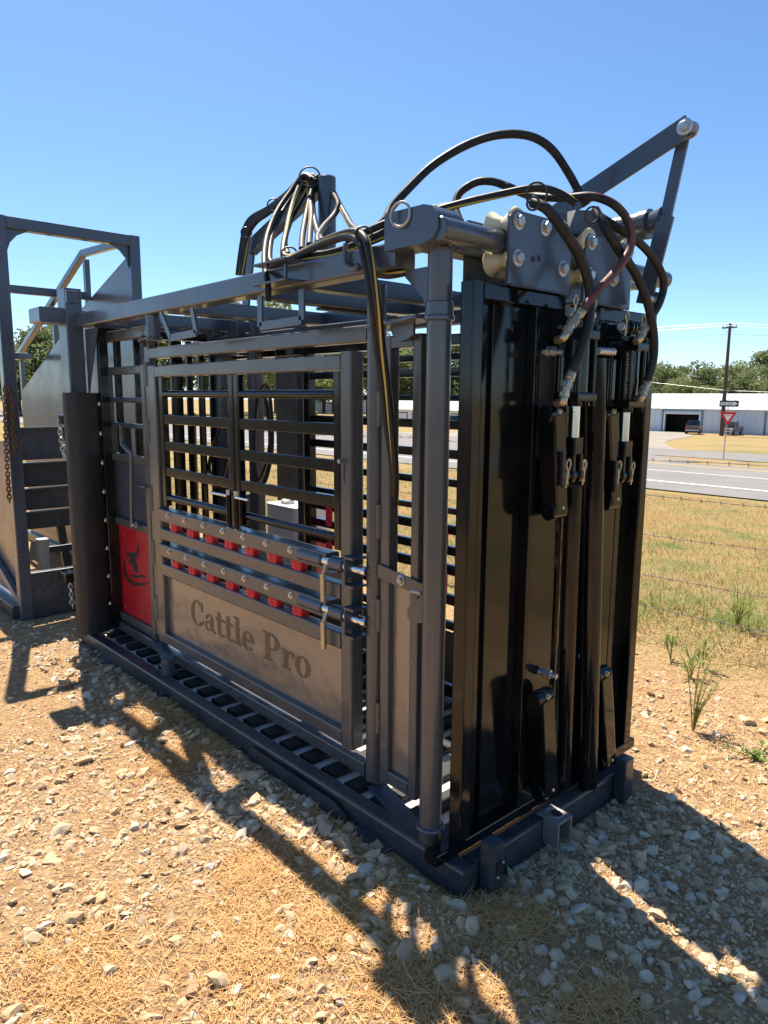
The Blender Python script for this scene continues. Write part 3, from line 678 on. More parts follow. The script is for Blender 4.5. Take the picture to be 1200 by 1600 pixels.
# upper brackets, cylinders, clevises
def hairpin(p, ax, name='hair_pin', sc=1.0, parent=None):
    p = Vector(p); m = MB()
    P = [p+Vector(d)*sc for d in ((-.004, -.004, -.035), (-.003, -.005, -.01), (-.002, -.006, .012), (-.010, -.006, .032), (.0, -.007, .047), (.011, -.006, .034), (.003, -.006, .014), (.001, -.004, -.01), (.006, -.003, -.024))]
    return part(m.sweep(spline(P, 4), .0032, 6), name, 'yellow_zinc', parent)
def cylinder(xc, yc, zt, zb, zrod, leafo, words=False):
    b = MB().pipe((xc, yc, zb), (xc, yc, zt), .039, 28); o = part(b, 'hydraulic_cylinder', 'black', leafo)
    hw = .054
    for z0, z1 in ((zt, zt+.034), (zb-.030, zb)):
        part(MB().box(xc-hw, xc+hw, yc-.046, yc+.046, z0, z1, .008), 'cylinder_cap', 'black', o)
    for dx in (-.043, .043):
        for dy in (-.037, .037):
            mm = MB().pipe((xc+dx, yc+dy, zb-.045), (xc+dx, yc+dy, zt+.05), .0065, 10)
            for z in (zt+.034, zb-.043): mm.lathe((xc+dx, yc+dy, z), (0, 0, 1), [(0, .012), (.012, .012)], 6)
            part(mm, 'tie_rod', 'black', o)
    part(MB().pipe((xc, yc, zb-.045), (xc, yc, zb-.03), .026, 18), 'gland', 'black', o)
    part(MB().pipe((xc, yc, zrod), (xc, yc, zb-.045), .0185, 22), 'piston_rod', 'chrome', o)
    # upper eye
    mm = MB()
    for dx in (-.022, .0, .022): mm.lathe((xc+dx-.009, yc, zt+.083), (1, 0, 0), [(0, .026), (.004, .029), (.014, .029), (.018, .026)], 22)
    mm.box(xc-.018, xc+.018, yc-.016, yc+.016, zt+.034, zt+.07, .003); part(mm, 'upper_eye', 'black', o)
    part(MB().lathe((xc-.060, yc, zt+.083), (1, 0, 0), [(0, .013), (.003, .016), (.135, .016), (.138, .013)], 18), 'clevis_pin', 'zinc', o)
    hairpin((xc-.052, yc-.012, zt+.086), None, parent=o); hairpin((xc+.055, yc-.012, zt+.086), None, parent=o)
    # rod clevis
    mm = MB()
    mm.box(xc-.026, xc+.026, yc-.024, yc+.024, zrod-.055, zrod, .005)
    for s_ in (-1, 1): mm.box(xc+s_*.021-.009, xc+s_*.021+.009, yc-.024, yc+.024, zrod-.115, zrod-.0555, .004); mm.lathe((xc+s_*.021-.010, yc, zrod-.125), (1, 0, 0), [(0, .026), (.003, .029), (.017, .029), (.020, .026)], 22)
    part(mm, 'rod_clevis', 'black', o)
    part(MB().lathe((xc-.058, yc, zrod-.125), (1, 0, 0), [(0, .013), (.003, .016), (.108, .016), (.110, .013)], 18), 'clevis_pin', 'zinc', o)
    hairpin((xc-.050, yc-.012, zrod-.122), None, sc=1.15, parent=o); hairpin((xc+.046, yc-.012, zrod-.125), None, parent=o)
    return o
YC = -.005
cl = PY(901, 575, YC).x; cr = PY(980, 580, YC).x
cyL = cylinder(cl, YC, 1.735, 1.570, 1.425, LL); cyR = cylinder(cr, YC, 1.712, 1.548, 1.402, LR)
for xc, zt, lf, x0 in ((cl, 1.82, LL, .40), (cr, 1.795, LR, .755)):
    mm = MB()
    mm.prism([V(x0, .0655, 1.86-(1.86-zt-.02)), V(x0+.10, .0655, zt+.01), V(x0+.10, .0655, zt-.11), V(x0, .0655, zt-.07)], (0, -.012, 0))
    mm.prism([V(x0+.04, .053, zt+.015), V(x0+.04, -.02, zt+.005), V(x0+.04, -.02, zt-.05), V(x0+.04, .053, zt-.12)], (.010, 0, 0))
    mm.prism([V(x0+.105, .053, zt+.015), V(x0+.105, -.03, zt+.02), V(x0+.105, -.03, zt-.03), V(x0+.105, .053, zt-.10)], (.010, 0, 0))
    part(mm, 'cylinder_bracket', 'black', lf)
# printed name up the barrel
def words(txt, size, mat, parent, frame, name='printed_text', ext=0.0):
    c = bpy.data.curves.new('txt', 'FONT'); c.body = txt; c.size = size; c.align_x = 'CENTER'; c.align_y = 'CENTER'
    o = bpy.data.objects.new('txt', c); COL.objects.link(o)
    bpy.context.view_layer.update()
    me = bpy.data.meshes.new_from_object(o.evaluated_get(bpy.context.evaluated_depsgraph_get()))
    bpy.data.objects.remove(o); me.transform(frame); me.materials.clear(); me.materials.append(MATS[mat]); me.name = name
    ob = bpy.data.objects.new(name, me); COL.objects.link(ob); ob.parent = parent; return ob
def frame(o, r, u):
    r = Vector(r).normalized(); u = Vector(u).normalized(); n = r.cross(u); M = Matrix.Identity(4)
    for i in range(3): M[i][0], M[i][1], M[i][2], M[i][3] = r[i], u[i], n[i], o[i]
    return M
nd = Vector((-.80, -.60, 0)); c0 = Vector((cr, YC, 1.645))+nd*.0398
words("NEX HYDRAULICS", .019, 'print_gold', cyR, frame(c0, (0, 0, 1), (-.60*-1, -.80, 0)) if False else frame(c0, (0, 0, 1), Vector((0, 0, 1)).cross(nd)*-1 if False else nd.cross(Vector((0, 0, 1)))), 'printed_text')
# vertical bull pipes between the leaves
pa, pb = PY(932, 560, .022), PY(918, 1220, .022)
vp = part(MB().pipe((pb.x, .022, .088), (pa.x, .022, pa.z), .037, 26), 'neck_bar', 'black', LR)
mm = MB().pipe((pa.x-.03, .0, pa.z+.022), (pa.x+.04, -.012, pa.z+.022), .013, 14); bolt_head(mm, (pa.x+.035, -.012, pa.z+.022), (1, -.3, 0), .014, .012, washer=False); part(mm, 'pivot_bolt', 'zinc', vp)
pa, pb = PY(890, 760, .050), PY(876, 1238, .050)
part(MB().pipe((pb.x+.018, .058, .1245), (pa.x+.022, .050, pa.z), .033, 26), 'neck_bar', 'black', LL)
part(MB().box(.645, .7335, .105, .125, .1225, 1.80, .004), 'centre_strip', 'black_satin', LR)
# toggle links
def toggle(a, b, w_, lf, yp=.020):
    A, B = PY(*a, yp), PY(*b, yp)
    o = part(MB().tube(A, B, w_, .068, (1, 0, 0), .006), 'toggle_link', 'black', lf)
    for P in (A, B):
        part(MB().lathe((P.x-w_*.62, yp, P.z), (1, 0, 0), [(0, .026), (.004, .030), (w_*1.24-.004, .030), (w_*1.24, .026)], 20), 'toggle_knuckle', 'black', o)
    for P in (A, B):
        mm = MB(); bolt_head(mm, (P.x, yp-.028, P.z+.012), (0, -1, .4), .007, .008); part(mm, 'grease_nipple', 'yellow_zinc', o)
    return o
toggle((862, 648), (866, 798), .062, LL); toggle((947, 648), (952, 784), .062, LR)
toggle((845, 1090), (851, 1234), .074, LL); toggle((937, 1054), (944, 1188), .070, LR)
for (px, py), lf in (((872, 722), LL), ((955, 735), LR)):
    q = PY(px, py, -.012); part(MB().box(q.x-.004, q.x+.022, -.03, .012, q.z-.075, q.z+.035), 'toggle_lug', 'black', lf)
for (px, py), lf in (((848, 550), LL), ((842, 1049), LL), ((905, 1025), LR)):
    q = PY(px, py, .066); mm = MB().pipe((q.x, .066, q.z), (q.x+.012, .0, q.z-.003), .0095, 12)
    mm.lathe((q.x+.003, .052, q.z), (.18, -1, 0), [(0, .017), (.014, .017)], 6); mm.lathe((q.x+.006, .034, q.z), (.18, -1, 0), [(0, .016), (.012, .016)], 6)
    part(mm, 'adjuster_bolt', 'zinc', lf)
# loose stones and chaff lying in the bottom channel are stuff, built with the gravel below

# ---- lever arms above the right leaf
XA = .90
def flat(a, b, w_, x=XA, th=.012, name='lever_arm', mat='charcoal'):
    A, B = PX(*a, x), PX(*b, x); return part(MB().tube(A, B, w_, th, (0, (B-A).z, -(B-A).y), .002), name, mat)
flat((1076, 196), (868, 335), .075)
flat((1072, 198), (1040, 342), .042, XA+.029); flat((1041, 338), (1006, 475), .060, XA+.016, .0115)
tb = MB(); A, B = PX(905, 372, XA+.06), PX(1004, 350, XA+.06); A.z = B.z = (A.z+B.z)/2; tb.pipe(A, B, .047, 24); tb.lathe(B, B-A, [(0, .047), (0, .052), (.03, .052), (.03, .047)], 24)
tb.pipe(B+(B-A).normalized()*.031, PX(1040, 338, XA+.04), .036, 24); part(tb, 'actuator_tube', 'charcoal')
mm = MB(); q = PX(1072, 199, XA-.01); mm.pipe(q+V(-.03, -.0, 0), q+V(.05, -.0, 0), .010, 12); bolt_head(mm, q+V(.038, 0, 0), (1, 0, 0), .018, .014); bolt_head(mm, q+V(-.012, 0, 0), (-1, 0, 0), .018, .012); part(mm, 'lever_bolt', 'zinc')
mm = MB(); q = PX(1012, 466, XA-.012); mm.pipe(q, q+V(.06, -.0, 0), .012, 12); bolt_head(mm, q+V(.05, 0, 0), (1, 0, 0), .018, .014); part(mm, 'lever_bolt', 'zinc')
a = PY(880, 335, .05); part(MB().prism([V(.56, .10, 2.095), V(.60, .10, 2.17), V(.70, .10, 2.185), V(.76, .10, 2.13), V(.76, .10, 2.095)], (0, .10, 0)), 'actuator_mount', 'slate')

# ---- rail fittings
def loop_frame(pts, wd=.022, x=-.008, name='handle_frame'):
    P = [PX(a, b, x) for a, b in pts]
    m = MB()
    for i in range(len(P)-1): m.tube(P[i], P[i+1], .010, wd*1.25, (1, 0, 0), .002)
    return part(m, name, 'charcoal')
loop_frame([(407, 462), (407, 510), (472, 500), (472, 452)], .026)
loop_frame([(252, 490), (267, 528), (307, 520), (300, 481)], .026)
hk = [PX(540, 380, -.012), PX(539, 400, -.012), PX(541, 412, -.012), PX(548, 419, -.012), PX(556, 419, -.012), PX(560, 413, -.012)]
part(MB().sweep(spline(hk, 5), .008, 8), 'rail_hook', 'charcoal')
for py in (412, 443): a = PX(434, py, -.04); part(MB().box(-.085, -.001, a.y-.11, a.y+.10, a.z-.004, a.z+.004, .002), 'valve_shelf', 'charcoal')
a = PX(452, 428, -.04); part(MB().box(-.06, -.050, a.y-.006, a.y+.006, 1.95, 2.01), 'shelf_strut', 'charcoal')
# mast and gantry arm carrying the hoses
XM = .50
a = PX(511, 320, XM); part(MB().lathe((XM, a.y, 2.0185), (0, 0, 1), [(0, .040), (.485, .040), (.49, .036)], 26), 'hose_mast', 'charcoal')
part(MB().box(XM-.05, .75, a.y-.02, a.y+.02, 1.935, 1.9475), 'mast_foot', 'charcoal')
g0, g1, g2 = PX(383, 428, XM), PX(393, 388, XM), PX(505, 285, XM)
gm = MB().tube((XM, g0.y, 2.0185), g1, .012, .065, (1, 0, 0), .003); gm.tube(g1, g2, .05, .07, (1, 0, 0), .004); part(gm, 'hose_arm', 'charcoal')
part(MB().box(XM-.04, XM+.04, g0.y-.05, g0.y+.05, 1.945, 2.0184) if False else MB().box(.087, .984, g0.y-.04, g0.y+.04, 1.95, 2.018, .006), 'cross_member', 'charcoal')

# ---- hoses
def hose(pts, r=.0125, stripe='yellow', name='hydraulic_hose', k=7):
    P = []
    for p in pts:
        if len(p) == 4: P.append(PY(p[0], p[1], p[2]))
        else: P.append(PX(*p))
    st = {'yellow': (1, 7), 'none': None, 'red': (0, 1, 2, 3, 4)}[stripe]
    mats = ['hose', 'hose_yellow' if stripe != 'red' else 'hose_red']
    return part(MB().sweep(spline(P, k), r, 12, stripe=st, twist=.05), name, mats if st else ['hose'])
def z3(l, ox, oy, s_): return [(ox+a/s_, oy+b/s_, d) for a, b, d in l]
# tall black arc
hose(z3([(-190, 660, .10), (-90, 620, .12), (0, 550, .16), (40, 480, .20), (120, 390, .25), (250, 265, .33), (400, 170, .42), (550, 112, .50), (680, 98, .57), (790, 120, .64), (880, 185, .70), (960, 300, .76), (1020, 410, .80), (1055, 470, .82)], 600, 180, 3.333), .0145, 'none')
hose([(430, 412, .06), (480, 405, .08), (540, 388, .10), (600, 362, .14), (660, 336, .2), (720, 318, .28), (780, 304, .36), (835, 294, .42), (870, 300, .46), (900, 318, .50)], .0125, 'yellow')
hose(z3([(400, 560, .35), (372, 480, .37), (395, 405, .40), (480, 350, .44), (560, 345, .47), (640, 370, .50), (720, 405, .50), (800, 425, .50)], 600, 180, 3.333)+
     [(885, 309, .50), (925, 307, .52), (957, 318, -.06, 1), (978, 340, -.09, 1), (986, 365, -.10, 1), (984, 388, -.10, 1), (972, 410, -.10, 1), (955, 432, -.095, 1), (933, 455, -.09, 1), (911, 484, -.075, 1)], .0135, 'red')
hose([(832, 316, .02, 1), (855, 327, -.03, 1), (879, 358, -.055, 1), (901, 392, -.065, 1), (915, 425, -.07, 1), (922, 460, -.075, 1), (920, 500, -.08, 1), (908, 545, -.08, 1), (893, 583, -.07, 1)], .0155, 'none')
hose([(930, 328, .0, 1), (946, 356, -.05, 1), (966, 390, -.07, 1), (985, 415, -.08, 1), (1000, 442, -.085, 1), (1013, 478, -.09, 1), (1021, 520, -.09, 1), (1021, 560, -.085, 1), (1012, 594, -.075, 1)], .0145, 'none')
hose([(936, 338, .0, 1), (962, 354, -.04, 1), (990, 372, -.06, 1), (1016, 397, -.065, 1), (1033, 425, -.07, 1), (1037, 448, -.07, 1), (1030, 474, -.065, 1), (1016, 498, -.05, 1)], .0135, 'none')
for pts, nm in ((((911, 484), (893, 506), (880, 528)), 0), (((893, 583), (884, 606), (879, 628)), 0), (((1012, 594), (1006, 610), (1002, 622)), 0), (((1016, 498), (1006, 515), (999, 531)), 0)):
    m = MB(); A, B, C_ = [PY(x, y, -.07) for x, y in pts]; d = (B-A)
    m.lathe(A-d*.15, d, [(0, .015), (d.length*.55, .0165), (d.length*.6, .013), (d.length*.8, .013)], 14)
    m.lathe(A+d*.70, d, [(0, .018), (d.length*.35, .018)], 6); m.lathe(B, C_-B, [(0, .014), ((C_-B).length*.35, .014)], 12); m.lathe(B+(C_-B)*.35, C_-B, [(0, .017), ((C_-B).length*.3, .017)], 6)
    m.sweep(spline([B+(C_-B)*.6, C_, C_+V(.012, .03, -.004)], 4), .0125, 12)
    part(m, 'hose_fitting', 'yellow_zinc')
# bundle along the rail and down beside the panel post
for i, (dx, dy, st) in enumerate(((0, 0, 'yellow'), (-8, 8, 'none'))):
    hose([(425+dx, 415+dy*.2, .03), (455+dx, 403+dy*.6, .03), (490+dx, 385+dy*.8, .02), (525+dx, 369+dy, .01), (553+dx, 362+dy, -.005), (570+dx, 372+dy, -.024), (578+dx, 400+dy, -.032), (584+dx, 435, -.034), (591+dx, 485, -.02), (597+dx, 540, .02), (605+dx, 600, .05), (611+dx, 655, .075), (616+dx*.7, 705, .095), (618+dx*.5, 745, .125), (617+dx*.4, 785, .165), (611, 820, .20), (602, 860, .215), (592, 900, .22), (585, 960, .22)], .0125, st)
for i, (y0, y1) in enumerate(((0, 0), (7, 5), (-6, 3))):
    hose([(415, 414+y0*.3, .06), (440, 409+y0*.4, .05), (480, 402+y0*.5, .05), (530, 391+y1, .06), (580, 372+y1, .09), (625, 352+y1, .14)], .0125, 'yellow' if i == 1 else 'none')
hose(z3([(770, 395, .06), (830, 400, .04), (900, 388, .04), (945, 375, .06)], 400, 330, 4.0), .0125, 'yellow')
hose([(560, 368, .05), (600, 350, .10), (650, 333, .18), (700, 322, .26)], .0125, 'none')
# mast hoses falling to the rail
Q = lambda l: z3(l, 220, 230, 3.0)
hose(Q([(800, 150, .45), (762, 135, .44), (705, 205, .38), (640, 300, .28), (598, 400, .18), (582, 480, .08), (581, 560, .0), (596, 640, -.05), (597, 720, -.06)]), .012, 'none')
hose(Q([(800, 180, .46), (770, 180, .45), (695, 255, .38), (645, 340, .28), (612, 430, .18), (605, 530, .06), (640, 545, .04)]), .012, 'red')
hose(Q([(820, 160, .46), (768, 130, .46), (735, 200, .40), (705, 290, .32), (685, 380, .22), (668, 500, .08), (720, 515, .06)]), .012, 'yellow')
hose(Q([(820, 150, .46), (790, 180, .46), (745, 265, .40), (700, 350, .32), (675, 440, .20), (690, 505, .08)]), .012, 'yellow')
hose(Q([(835, 170, .48), (828, 140, .48), (802, 200, .44), (775, 320, .34), (758, 420, .20), (755, 480, .08)]), .0125, 'none')
hose(Q([(835, 160, .48), (800, 135, .47), (786, 190, .46), (800, 300, .36), (793, 400, .22), (790, 460, .10)]), .0125, 'yellow')
hose(Q([(800, 200, .48), (805, 270, .42), (812, 330, .34), (830, 400, .22), (850, 440, .10)]), .0125, 'none')
hose(Q([(905, 225, .44), (925, 270, .42), (905, 320, .38), (860, 370, .28), (832, 415, .16), (830, 450, .08)]), .0125, 'none')
hose(Q([(905, 215, .50), (930, 265, .46), (960, 320, .36), (990, 370, .22), (1030, 400, .10)]), .0125, 'yellow')
for k_, st in ((0, 'yellow'), (8, 'none'), (-9, 'none'), (15, 'yellow')):
    hose(Q([(462+k_, 600, .44), (472+k_, 520, .44), (484+k_, 440, .44), (496+k_, 385+k_*.6, .44), (530+k_, 335+k_*.8, .44), (600, 292+k_, .44), (690, 220+k_, .44), (765, 145+k_, .45), (800, 165+k_, .46)]), .0115, st)
def tie(px, py, r, x=None, y=None, ax=(-.6, -.75, .25), a0=0, a1=360):
    p = PX(px, py, x) if x is not None else PY(px, py, y); part(MB().ring(p, ax, r, .0035, 24, 6, a0, a1), 'hose_tie', 'black_satin')
tie(484, 276, .045, .44); tie(428, 320, .030, .42); tie(385, 363, .026, .42); tie(452, 398, .030, .04); tie(568, 366, .026, -.01); tie(838, 303, .032, None, .06, (.9, .4, .3)); tie(925, 336, .024, None, -.02, (.5, .8, .3)); tie(833, 318, .018, None, .0, (.9, .4, .3))
# loops of hose inside
for pts in ([(345, 610), (352, 604), (362, 612), (361, 640), (345, 670), (333, 700), (327, 730), (335, 760), (348, 745), (355, 715), (362, 690)], [(405, 612), (412, 602), (420, 612), (424, 650), (425, 700), (418, 740), (408, 760), (400, 735), (398, 690), (400, 640), (405, 612)], [(412, 610), (418, 640), (422, 690), (415, 730), (405, 752)]):
    hose([(a, b, .80) for a, b in pts], .012, 'red' if len(pts) > 6 else 'yellow')
print('chute done', len(bpy.data.objects))

# ================================================================== ALLEY CAGE behind the chute (left)
al = thing('alley_cage', 'charcoal steel alley frame with sloped side sheets standing behind the chute at the left edge', 'cattle alley')
YA = 3.90
def apart(m, name, mat='charcoal', parent=None): return m.build(name, mat, parent or al)
fm = MB(); fm.box(-.20, -.12, YA, YA+.08, -.03, 2.69); fm.box(.70, .775, YA, YA+.08, -.03, 2.69); fm.box(-.119, .699, YA+.001, YA+.079, 2.615, 2.689)
apart(fm, 'front_frame')
apart(MB().prism([V(.699, YA+.03, 2.614), V(.56, YA+.03, 2.614), V(.63, YA+.03, 2.58), V(.675, YA+.03, 2.53), V(.699, YA+.03, 2.46)], (0, .01, 0)), 'corner_gusset')
apart(MB().prism([V(-.119, YA+.03, 2.614), V(.02, YA+.03, 2.614), V(-.05, YA+.03, 2.58), V(-.095, YA+.03, 2.53), V(-.119, YA+.03, 2.46)], (0, .01, 0)), 'corner_gusset')
xs_ = .735
side = [PX(203, 395, xs_), PX(125, 485, xs_), PX(35, 610, xs_), PX(36, 672, xs_)]
apart(MB().prism([V(xs_, YA+.081, side[0].z), side[1], side[2], V(xs_, side[2].y, .05), V(xs_, YA+.081, .05)], (.008, 0, 0)), 'side_sheet', 'charcoal_side')
rm = MB(); R_ = [PX(184, 384, xs_+.02), PX(130, 396, xs_+.02), PX(30, 553, xs_+.02)]
R_[0].y = YA+.082
for i in range(2): rm.tube(R_[i], R_[i+1], .05, .055, (1, 0, 0))
rm.tube(R_[2]+V(0, .0, -.03), V(xs_+.02, R_[2].y+1.6, R_[2].z-.03), .05, .055, (1, 0, 0)); apart(rm, 'guard_rail')
for px, yt in ((132, 400), (82, 475), (32, 560)):
    q = PX(px, yt, xs_+.02); apart(MB().box(xs_+.009, xs_+.05, q.y-.03, q.y+.03, 0, q.z-.03), 'side_post')
q = PY(93, 458, YA+.9); apart(MB().box(-.19, xs_-.002, YA+.9, YA+.96, q.z-.03, q.z+.03), 'cross_bar')
apart(MB().box(-.19, xs_-.002, YA+2.55, YA+2.61, 1.90, 1.96), 'cross_bar')
# near side sheet
apart(MB().prism([V(-.155, YA+.081, 1.25), V(-.155, YA+3.0, 1.0), V(-.155, YA+3.0, .12), V(-.155, YA+.081, .12)], (.008, 0, 0)), 'side_sheet', 'charcoal_side')
sk = MB(); sk.box(-.235, -.125, YA+.081, YA+3.1, -.02, .09); sk.box(.70, .80, YA+.081, YA+3.1, -.02, .09); sk.box(-.21, -.157, YA+.081, YA+3.0, 1.0, 1.05) if False else None
apart(sk, 'skid_rail', 'slate')
apart(MB().tube((-.18, YA+.081, .12), (-.18, YA+.9, .42), .04, .05, (1, 0, 0)), 'brace')
# louvred steps
for i, (ya, yb) in enumerate(((667, 718), (722, 760), (762, 796), (798, 826))):
    t0, b0 = PY(60, ya, YA+.14).z, PY(60, yb, YA+.14).z
    m = MB().prism([V(-.119, YA+.10, t0), V(-.119, YA+.155, t0), V(-.119, YA+.150, b0), V(-.119, YA+.142, b0), V(-.119, YA+.145, t0-.012), V(-.119, YA+.10, t0-.012)], (.818, 0, 0))
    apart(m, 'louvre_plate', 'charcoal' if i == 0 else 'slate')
apart(MB().box(-.119, .699, YA+.01, YA+.07, -.02, .325), 'lower_plate', 'slate')
# bits seen in the opening
q = PY(66, 860, YA+.35); apart(MB().box(q.x-.035, q.x+.04, YA+.30, YA+.38, .06, q.z+.09, .012), 'jack_leg', 'galv')
apart(MB().box(q.x+.041, q.x+.30, YA+.36, YA+.42, q.z-.03, q.z+.02), 'jack_arm', 'slate')
apart(MB().tube((q.x+.24, YA+.5, .05), (q.x+.18, YA+.5, .62), .06, .04), 'jack_strut', 'slate')
apart(MB().box(-.12, .70, YA+.9, YA+1.0, .0, .07), 'floor_cross', 'slate')
# chains
def chain(P, label, mat, r=.0048, L_=.034, group=None):
    P = spline([Vector(p) for p in P], 12); c = thing('chain', label, 'chain', group)
    d = [0]
    for i in range(1, len(P)): d.append(d[-1]+(P[i]-P[i-1]).length)
    n = int(d[-1]/(L_*.74)); base_me = None
    for i in range(n):
        s_ = (i+.5)*d[-1]/n; k = max(j for j in range(len(d)) if d[j] <= s_); k = min(k, len(P)-2)
        t = (P[k+1]-P[k]).normalized(); c0 = P[k]+t*(s_-d[k])
        if base_me is None:
            pts = []
            for a in range(16):
                an = 2*math.pi*a/16; pts.append(V(math.cos(an)*.0115, 0, math.sin(an)*.0115+(L_/2-.0115)*(1 if math.sin(an) >= 0 else -1)))
            o = MB().sweep(pts, r, 6, closed=True).build('link', mat, c); base_me = o.data
        else:
            o = bpy.data.objects.new('link', base_me); COL.objects.link(o); o.parent = c
        q = t.to_track_quat('Z', 'Y'); o.rotation_mode = 'QUATERNION'
        o.rotation_quaternion = q @ Matrix.Rotation(math.radians(90*(i % 2)+random.uniform(-15, 15)), 3, 'Z').to_quaternion(); o.location = c0
    return c
yc = YA-.03
chain([PY(8, 600, yc), PY(9, 680, yc), PY(12, 740, yc), PY(15, 785, yc)], 'long rusty chain hanging down the left alley post to its lowest link', 'rust', group='chains on the alley and chute')
chain([PY(12, 605, yc-.01), PY(18, 630, yc-.01), PY(20, 665, yc-.01), PY(23, 705, yc-.02), PY(27, 690, yc-.02), PY(27, 680, yc-.02)], 'shorter doubled rusty chain looped beside the long one on the alley post', 'rust', group='chains on the alley and chute')
yr2 = 3.55
chain([PY(93, 652, yr2), PY(94, 672, yr2), PY(98, 700, yr2), PY(101, 712, yr2), PY(103, 690, yr2+.03)], 'bright zinc chain hooked behind the rubber flap at mid height', 'zinc', group='chains on the alley and chute')
chain([PY(107, 895, yr2), PY(110, 915, yr2), PY(112, 935, yr2), PY(114, 950, yr2)], 'bright zinc chain hanging near the foot of the rubber flap', 'zinc', group='chains on the alley and chute')
for py in (655, 898): q = PY(97, py, yr2); part(MB().box(q.x-.02, .03 if False else q.x+.05, 3.42, 3.56, q.z-.03, q.z+.03), 'chain_lug', 'black')

# ================================================================== power unit past the far side
hp_ = thing('hydraulic_power_unit', 'white tank and black motor of the hydraulic pump seen through the door slats', 'pump unit')
xt = 1.22
a, b_ = PX(412, 790, xt), PX(464, 828, xt)
o = MB().box(xt, xt+.30, b_.y, a.y, .34, .80, .05).build('tank', 'white_plastic', hp_)
MB().lathe((xt+.1, (a.y+b_.y)/2+.05, .80), (0, 0, 1), [(0, .05), (.02, .05), (.03, .04)], 18).build('tank_cap', 'steel_worn', o)
c_, d_ = PX(318, 790, xt), PX(360, 815, xt)
mo = MB().lathe((xt+.15, d_.y-.05, .66), (0, 1, 0), [(0, .10), (.02, .14), (.30, .14), (.34, .09)], 24); mo.build('motor', 'black_satin', hp_)
fr = MB(); fr.box(xt-.05, xt+.35, b_.y-.1, c_.y, .28, .339); fr.box(xt-.05, xt+.0, b_.y-.1, b_.y-.05, -.03, .279); fr.box(xt+.3, xt+.35, b_.y-.1, b_.y-.05, -.03, .279); fr.box(xt-.05, xt, c_.y-.05, c_.y, -.03, .279); fr.box(xt+.3, xt+.35, c_.y-.05, c_.y, -.03, .279)
fr.build('skid_frame', 'black_satin', hp_)
MB().box(xt+.02, xt+.2, b_.y-.22+.13, b_.y-.002, .345, .62, .01).build('valve_block', 'red_sheet', hp_)

# ================================================================== barbed wire fence
fe = thing('barbed_wire_fence', 'five strand barbed wire fence running across the dry grass behind the chute', 'fence')
XW = 3.0
def wire(z, y0=-7.0, y1=60.0):
    m = MB(); P = []; y = y0
    while y <= y1+.01:
        ph = ((y+5.1) % 4.2)/4.2; P.append(V(XW+.006*math.sin(y*3), y, gz(XW)+z-.05*math.sin(math.pi*ph)+.004*math.sin(y*5+z*9))); y += .35
    m.sweep(P, .0028, 5)
    y = y0
    while y < 25:
        y += .125+random.uniform(-.01, .01)
        ph = ((y+5.1) % 4.2)/4.2; z_ = gz(XW)+z-.05*math.sin(math.pi*ph)
        m.pipe((XW-.012, y-.004, z_-.012), (XW+.012, y+.004, z_+.012), .0017, 4); m.pipe((XW-.010, y+.004, z_+.013), (XW+.010, y-.003, z_-.013), .0017, 4)
    return m.build('barbed_wire', 'wire_fence', fe)
for z in (1.225, .98, .715, .43, .215): wire(z)
for k in range(17):
    y = -5.1+4.2*k-.0
    m = MB(); m.box(XW+.008, XW+.012, y-.018, y+.018, gz(XW)-.3, gz(XW)+1.35, .001); m.box(XW+.0125, XW+.04, y-.003, y+.003, gz(XW)-.3, gz(XW)+1.35, .001); m.build('fence_post', 'rust', fe)

# ================================================================== signs, pole, wires
q = hit(1130, 718)
sg = thing('traffic_sign', 'one way arrow above a red and white yield triangle on a leaning steel post', 'road sign', loc=(0, 0, 0))
top = PX(1137.5, 660, q.x); tp = PX(1138, 633, q.x)
po = MB().tube((q.x, q.y, q.z-.3), (q.x, tp.y, tp.z), .07, .05); po.build('sign_post', 'galv', sg)
nf = (Vector(CAM)-Vector(q)); nf.z = 0; nf.normalize(); rt = Vector((-nf.y, nf.x, 0))       # right as seen from the road
cc = PX(1137.5, 651, q.x); cc = Vector(cc)+nf*.06; up = Vector((0, 0, 1)); wd = 1.06
tri = lambda s_, off: [cc+nf*off+rt*(wd/2*s_)+up*(wd*.29*s_), cc+nf*off-rt*(wd/2*s_)+up*(wd*.29*s_), cc+nf*off-up*(wd*.577*s_)]
y_ = MB().prism(tri(1, 0), nf*.012).build('yield_plate', 'sign_red', sg, smooth=False)
MB().prism(tri(.52, .016), nf*.004).build('yield_centre', 'sign_white', y_, smooth=False)
words('YIELD', .13, 'sign_red', y_, frame(cc+nf*.024+up*.07, rt, up), 'yield_word')
oc = cc+up*(.86); hw, hh = .58, .205
ow = MB().prism([oc-rt*hw-up*hh, oc+rt*hw-up*hh, oc+rt*hw+up*hh, oc-rt*hw+up*hh], nf*.012).build('one_way_plate', 'sign_black', sg, smooth=False)
ar = [(-.52, -.10), (.26, -.10), (.26, -.16), (.54, 0), (.26, .16), (.26, .10), (-.52, .10)]
MB().prism([oc+nf*.016+rt*a+up*b for a, b in ar], nf*.003).build('arrow', 'sign_white', ow, smooth=False)
words('ONE WAY', .165, 'sign_black', ow, frame(oc+nf*.022-rt*.12, rt, up), 'one_way_words')
